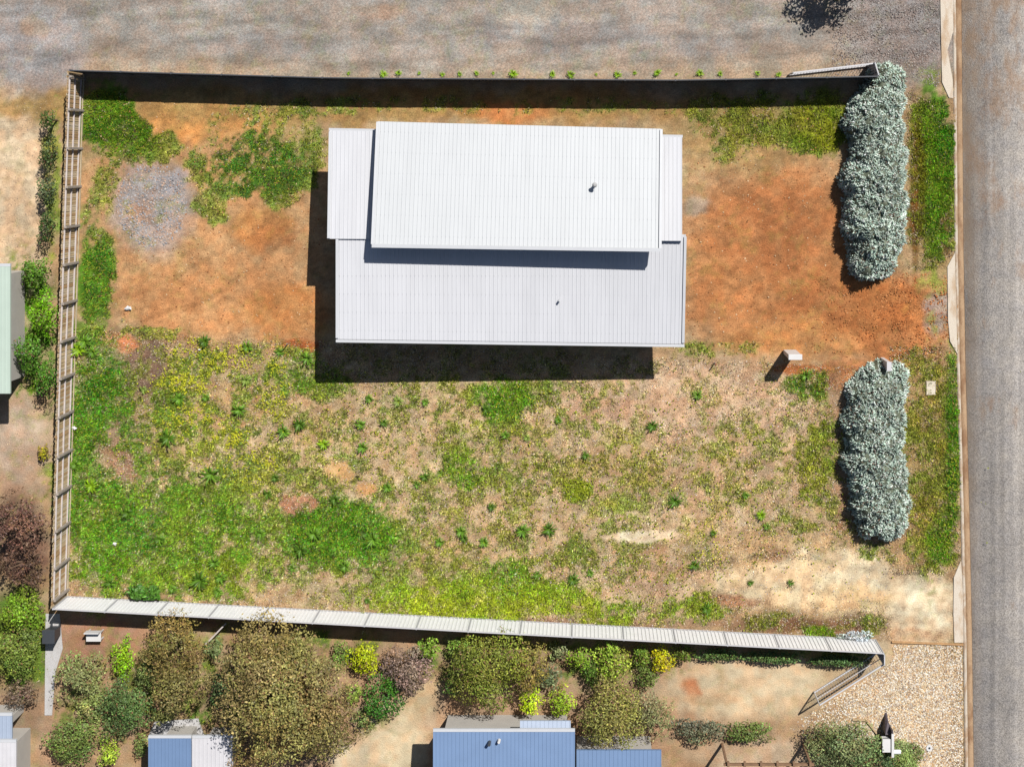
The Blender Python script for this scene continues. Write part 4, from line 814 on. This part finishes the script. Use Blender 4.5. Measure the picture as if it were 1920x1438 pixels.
# meter box on the lot line
t = empty('meter_box', W(1480, 659)); tag(t, 'white upright meter box casting a slanted black shadow at the lot boundary', 'meter box')
sub('cabinet', M_white, lambda m: m.box(-.30, .30, -.1, .1, .1, 1.85), t, .01)
sub('lid', M_white, lambda m: m.box(-.32, .32, -.13, .13, 1.854, 1.9), t, .01); sub('plinth', M_post, lambda m: m.box(-.27, .27, -.08, .08, -.1, .096), t)
sub('door', M_white, lambda m: m.box(-.26, .26, -.118, -.103, .18, 1.75), t)
t = empty('marker_post', W(1654, 678)); tag(t, 'short thick white post at the top end of the lower silver hedge', 'post')
sub('shaft', M_white, lambda m: m.box(-.09, .09, -.2, .2, -.1, 1.5), t, .01); sub('cap', M_capw, lambda m: m.box(-.11, .11, -.22, .22, 1.503, 1.54), t)
for i, (px, py, l) in enumerate([(1340, 680, 'thin survey stake on the lot boundary left of the meter box'), (540, 644, 'thin survey stake on the lot boundary left of the house shadow'), (955, 672, 'thin survey stake standing in the dark house shadow')][:2]):
    t = empty('stake', W(px, py)); tag(t, l, 'stake', 'survey stakes on the boundary')
    sub('shaft', M_post, lambda m: m.box(-.02, .02, -.02, .02, -.1, .5), t); sub('tip', plain_mat('stake_tip', C(190, 60, 50), .6, .05, 5), lambda m: m.box(-.021, .021, -.021, .021, .503, .56), t)
# litter
def scrap(px, py, r, label, seed):
    rr = random.Random(seed); n = 9; pts = [(math.cos(2*math.pi*i/n) * r * rr.uniform(.5, 1.2), math.sin(2*math.pi*i/n) * r * .6 * rr.uniform(.6, 1.2)) for i in range(n)]
    x, y, _ = W(px, py); V = [(x, y, .17)] + [(x + p[0], y + p[1], .12 + rr.uniform(0, .06)) for p in pts]
    me = bpy.data.meshes.new('litter'); me.from_pydata(V, [], [(0, 1 + i, 1 + (i + 1) % n) for i in range(n)]); me.materials.append(M_white)
    o = link(bpy.data.objects.new('litter', me)); m = o.modifiers.new('t', 'SOLIDIFY'); m.thickness = .01; tag(o, label, 'litter')
scrap(217, 1018, .13, 'white scrap of paper in lush grass near the bottom left corner', 1)
scrap(141, 801, .13, 'white crumpled scrap beside the paling fence', 2)
scrap(243, 577, .2, 'white bucket sized lump on the orange dirt left of the house', 3)
scrap(376, 655, .07, 'tiny white scrap among the yellow flowers near the boundary', 4)
# letterbox group
t = empty('letterbox', W(1662, 1370)); tag(t, 'white topped letterbox with paper tube on a dark panel beside the clipped hedge', 'letterbox')
M_lb = plain_mat('letterbox_panel', C(84, 74, 82), .6, .1, 4)
sub('panel', M_lb, lambda m: m.box(.0, .07, -.72, .5, -.1, 1.15), t); sub('panel_cap', M_white, lambda m: m.box(-.02, .10, -.74, .36, 1.153, 1.2), t)
sub('box', M_white, lambda m: m.box(-.42, -.08, -.5, .08, .75, 1.12), t, .012); sub('box_lid', M_white, lambda m: m.box(-.44, -.06, -.52, .1, 1.123, 1.15), t)
sub('slot', M_dark, lambda m: m.box(-.38, -.12, .082, .09, .98, 1.03), t)
sub('paper_tube', M_colb, lambda m: m.tube((.1, -.58, .95), (.46, -.58, .95), .1, n=16), t)
sub('post', M_lb, lambda m: (m.box(-.3, -.2, -.25, -.15, -.1, .747)), t)
sub('gable', M_lb, lambda m: m.hexa([(-.25, .2, -.1), (.07, .2, -.1), (.02, .95, -.1), (-.06, .95, -.1), (-.25, .2, .9), (.0, .2, .9), (.0, .62, .5), (-.06, .62, .5)]), t)
# edging stones of the letterbox bed
M_edge = plain_mat('bed_edging', C(206, 178, 140), .85, .15, 6)
t = empty('bed_edging', W(1630, 1352)); tag(t, 'pale edging boards round the top corner of the hedge bed', 'garden edging'); o0 = Vector(t.location)
for a, b in (((1598, 1348), (1624, 1349)), ((1624, 1349), (1650, 1382))):
    MB().bar(Vector(W(*a, .05)) - o0, Vector(W(*b, .05)) - o0, .08, .14).build('board', M_edge, t)

# ------------------------------------------------------------------ roofs of the neighbours
M_blue = plain_mat('blue_roof_steel', C(122, 150, 190), .5, .05, 1, spec=.4); M_lblue = plain_mat('pale_blue_roof', C(178, 192, 214), .5, .05, 1)
M_green = plain_mat('pale_green_roof', C(205, 222, 208), .5, .04, 1); M_pw = plain_mat('patio_white', C(226, 224, 228), .6, .05, 2)
def building(px0, py0, px1, py1, h, mat, label, name='house', ribs=40, fall=.3, extra=None, cat='house'):
    root = empty(name, (0, 0, 0)); tag(root, label, cat)
    ribbed('roof', [W(px0, py1, h + fall), W(px1, py1, h + fall), W(px1, py0, h), W(px0, py0, h)], mat, root, ribs)
    a = W(px0, py0, h); b = W(px1, py1, h); MB().box(a[0] + .4, b[0] - .4, b[1] + .4, a[1] - .4, -.2, h - .15).build('wall', M_wall, root)
    MB().bar((a[0], a[1] + .07, h - .08), (b[0], a[1] + .07, h - .08), .13, .12).build('gutter', M_gutter, root)
    return root
r = building(812, 1372, 1078, 1560, 2.9, M_blue, 'blue steel roofed house at the bottom edge of the photo', ribs=36, fall=.8)
ribbed('porch_roof', [W(975, 1371, 2.7), W(1070, 1371, 2.7), W(1070, 1351, 2.55), W(975, 1351, 2.55)], M_lblue, r, 12, .08)
ribbed('side_roof', [W(1081, 1560, 3.0), W(1240, 1560, 3.0), W(1240, 1406, 2.5), W(1081, 1406, 2.5)], M_blue, r, 20)
a = W(1081, 1406, 2.5); b = W(1240, 1560, 2.5); MB().box(a[0], b[0] - .4, b[1] + .4, a[1] - .4, -.2, 2.36).build('side_wall', M_wall, r)
p = Vector(W(918, 1390, 3.05)); MB().tube(p, p + Vector((0, 0, .35)), .07, n=12).build('flue', M_dark, r)
p = Vector(W(936, 1387, 3.05)); MB().tube(p, p + Vector((0, 0, .25)), .08, .06, n=12).build('flue', M_white, r)
building(278, 1384, 358, 1560, 2.4, M_blue, 'small blue roofed shed under the khaki trees', 'shed', 12, .2, cat='shed')
building(360, 1384, 436, 1560, 2.2, M_pw, 'white roofed lean-to right of the small blue shed', 'lean_to', 10, .15, cat='lean-to')
building(-120, 1392, 30, 1560, 2.6, M_pw, 'white roofed building in the bottom left corner', 'house', 20, .3)
building(-160, 1342, 22, 1388, 2.3, M_lblue, 'pale blue verandah roof above the white roof at bottom left', 'verandah', 24, .1, cat='verandah')
building(-160, 500, 19, 738, 2.6, M_green, 'pale green roofed shed cut by the left edge of the photo', 'shed', 24, .2, cat='shed')
# patio, path and slatted pergola
M_slab = conc_mat('path_concrete', C(214, 212, 212), C(188, 180, 172), 2, .5)
mb = MB().poly([W(*q)[:2] for q in [(86, 1150), (112, 1150), (118, 1215), (104, 1260), (98, 1340), (84, 1340)]], -.2, .03); tag(mb.build('garden_path', M_slab), kind='structure')
mb = MB().poly([W(*q)[:2] for q in [(290, 1352), (372, 1346), (385, 1383), (276, 1386)]], -.2, .06); tag(mb.build('patio', M_slab), kind='structure')
t = empty('garden_bench', W(182, 1186)); tag(t, 'small white garden seat on the brown earth below the fence corner', 'seat')
sub('seat', M_white, lambda m: m.box(-.35, .35, -.25, .2, .42, .47), t); sub('backrest', M_white, lambda m: m.box(-.35, .35, .21, .26, .42, .8), t)
for sx_ in (-1, 1):
    for sy_ in (-1, 1): sub('leg', M_white, lambda m: m.box(.31 * sx_ - .025, .31 * sx_ + .025, .18 * sy_ - .04, .18 * sy_ + .01, -.05, .418), t)
t = empty('wheelie_bin', W(106, 1180)); tag(t, 'dark grey wheeled bin standing on the pale garden path', 'bin')
sub('body', M_dark, lambda m: m.hexa([(-.22, -.24, .05), (.22, -.24, .05), (.22, .2, .05), (-.22, .2, .05), (-.28, -.3, .95), (.28, -.3, .95), (.28, .3, .95), (-.28, .3, .95)]), t, .02)
sub('lid', M_dark, lambda m: m.box(-.3, .3, -.33, .32, .953, 1.02), t, .02)
for q in (-.2, .2): sub('wheel', M_dark, lambda m: m.tube((q - .03, .24, .1), (q + .03, .24, .1), .1, n=14), t)
t = empty('pergola', W(1430, 1425)); tag(t, 'open timber pergola with brown slats at the bottom beside the sandy drive', 'pergola')
M_tim = plain_mat('pergola_timber', C(150, 116, 88), .8, .2, 6)
for i in range(6):
    x = -1.9 + i * .76; sub('slat', M_tim, lambda m: m.box(x - .05, x + .05, -2.6, 1.0, 2.3, 2.42), t)
for y in (-2.2, .8): sub('beam', M_tim, lambda m: m.box(-2.1, 2.1, y - .05, y + .05, 2.15, 2.298), t)
for q in ((-1.95, .8), (1.95, .8), (-1.95, -2.2), (1.95, -2.2)): sub('post', M_tim, lambda m: m.box(q[0] - .05, q[0] + .05, q[1] - .05, q[1] + .05, -.1, 2.148), t)
mb = MB().bar(W(385, 1208, .8), W(424, 1168, .8), .06, .06); tag(mb.build('clothes_prop', M_rail), 'thin grey pole leaning among shrubs left of the largest khaki tree', 'pole')
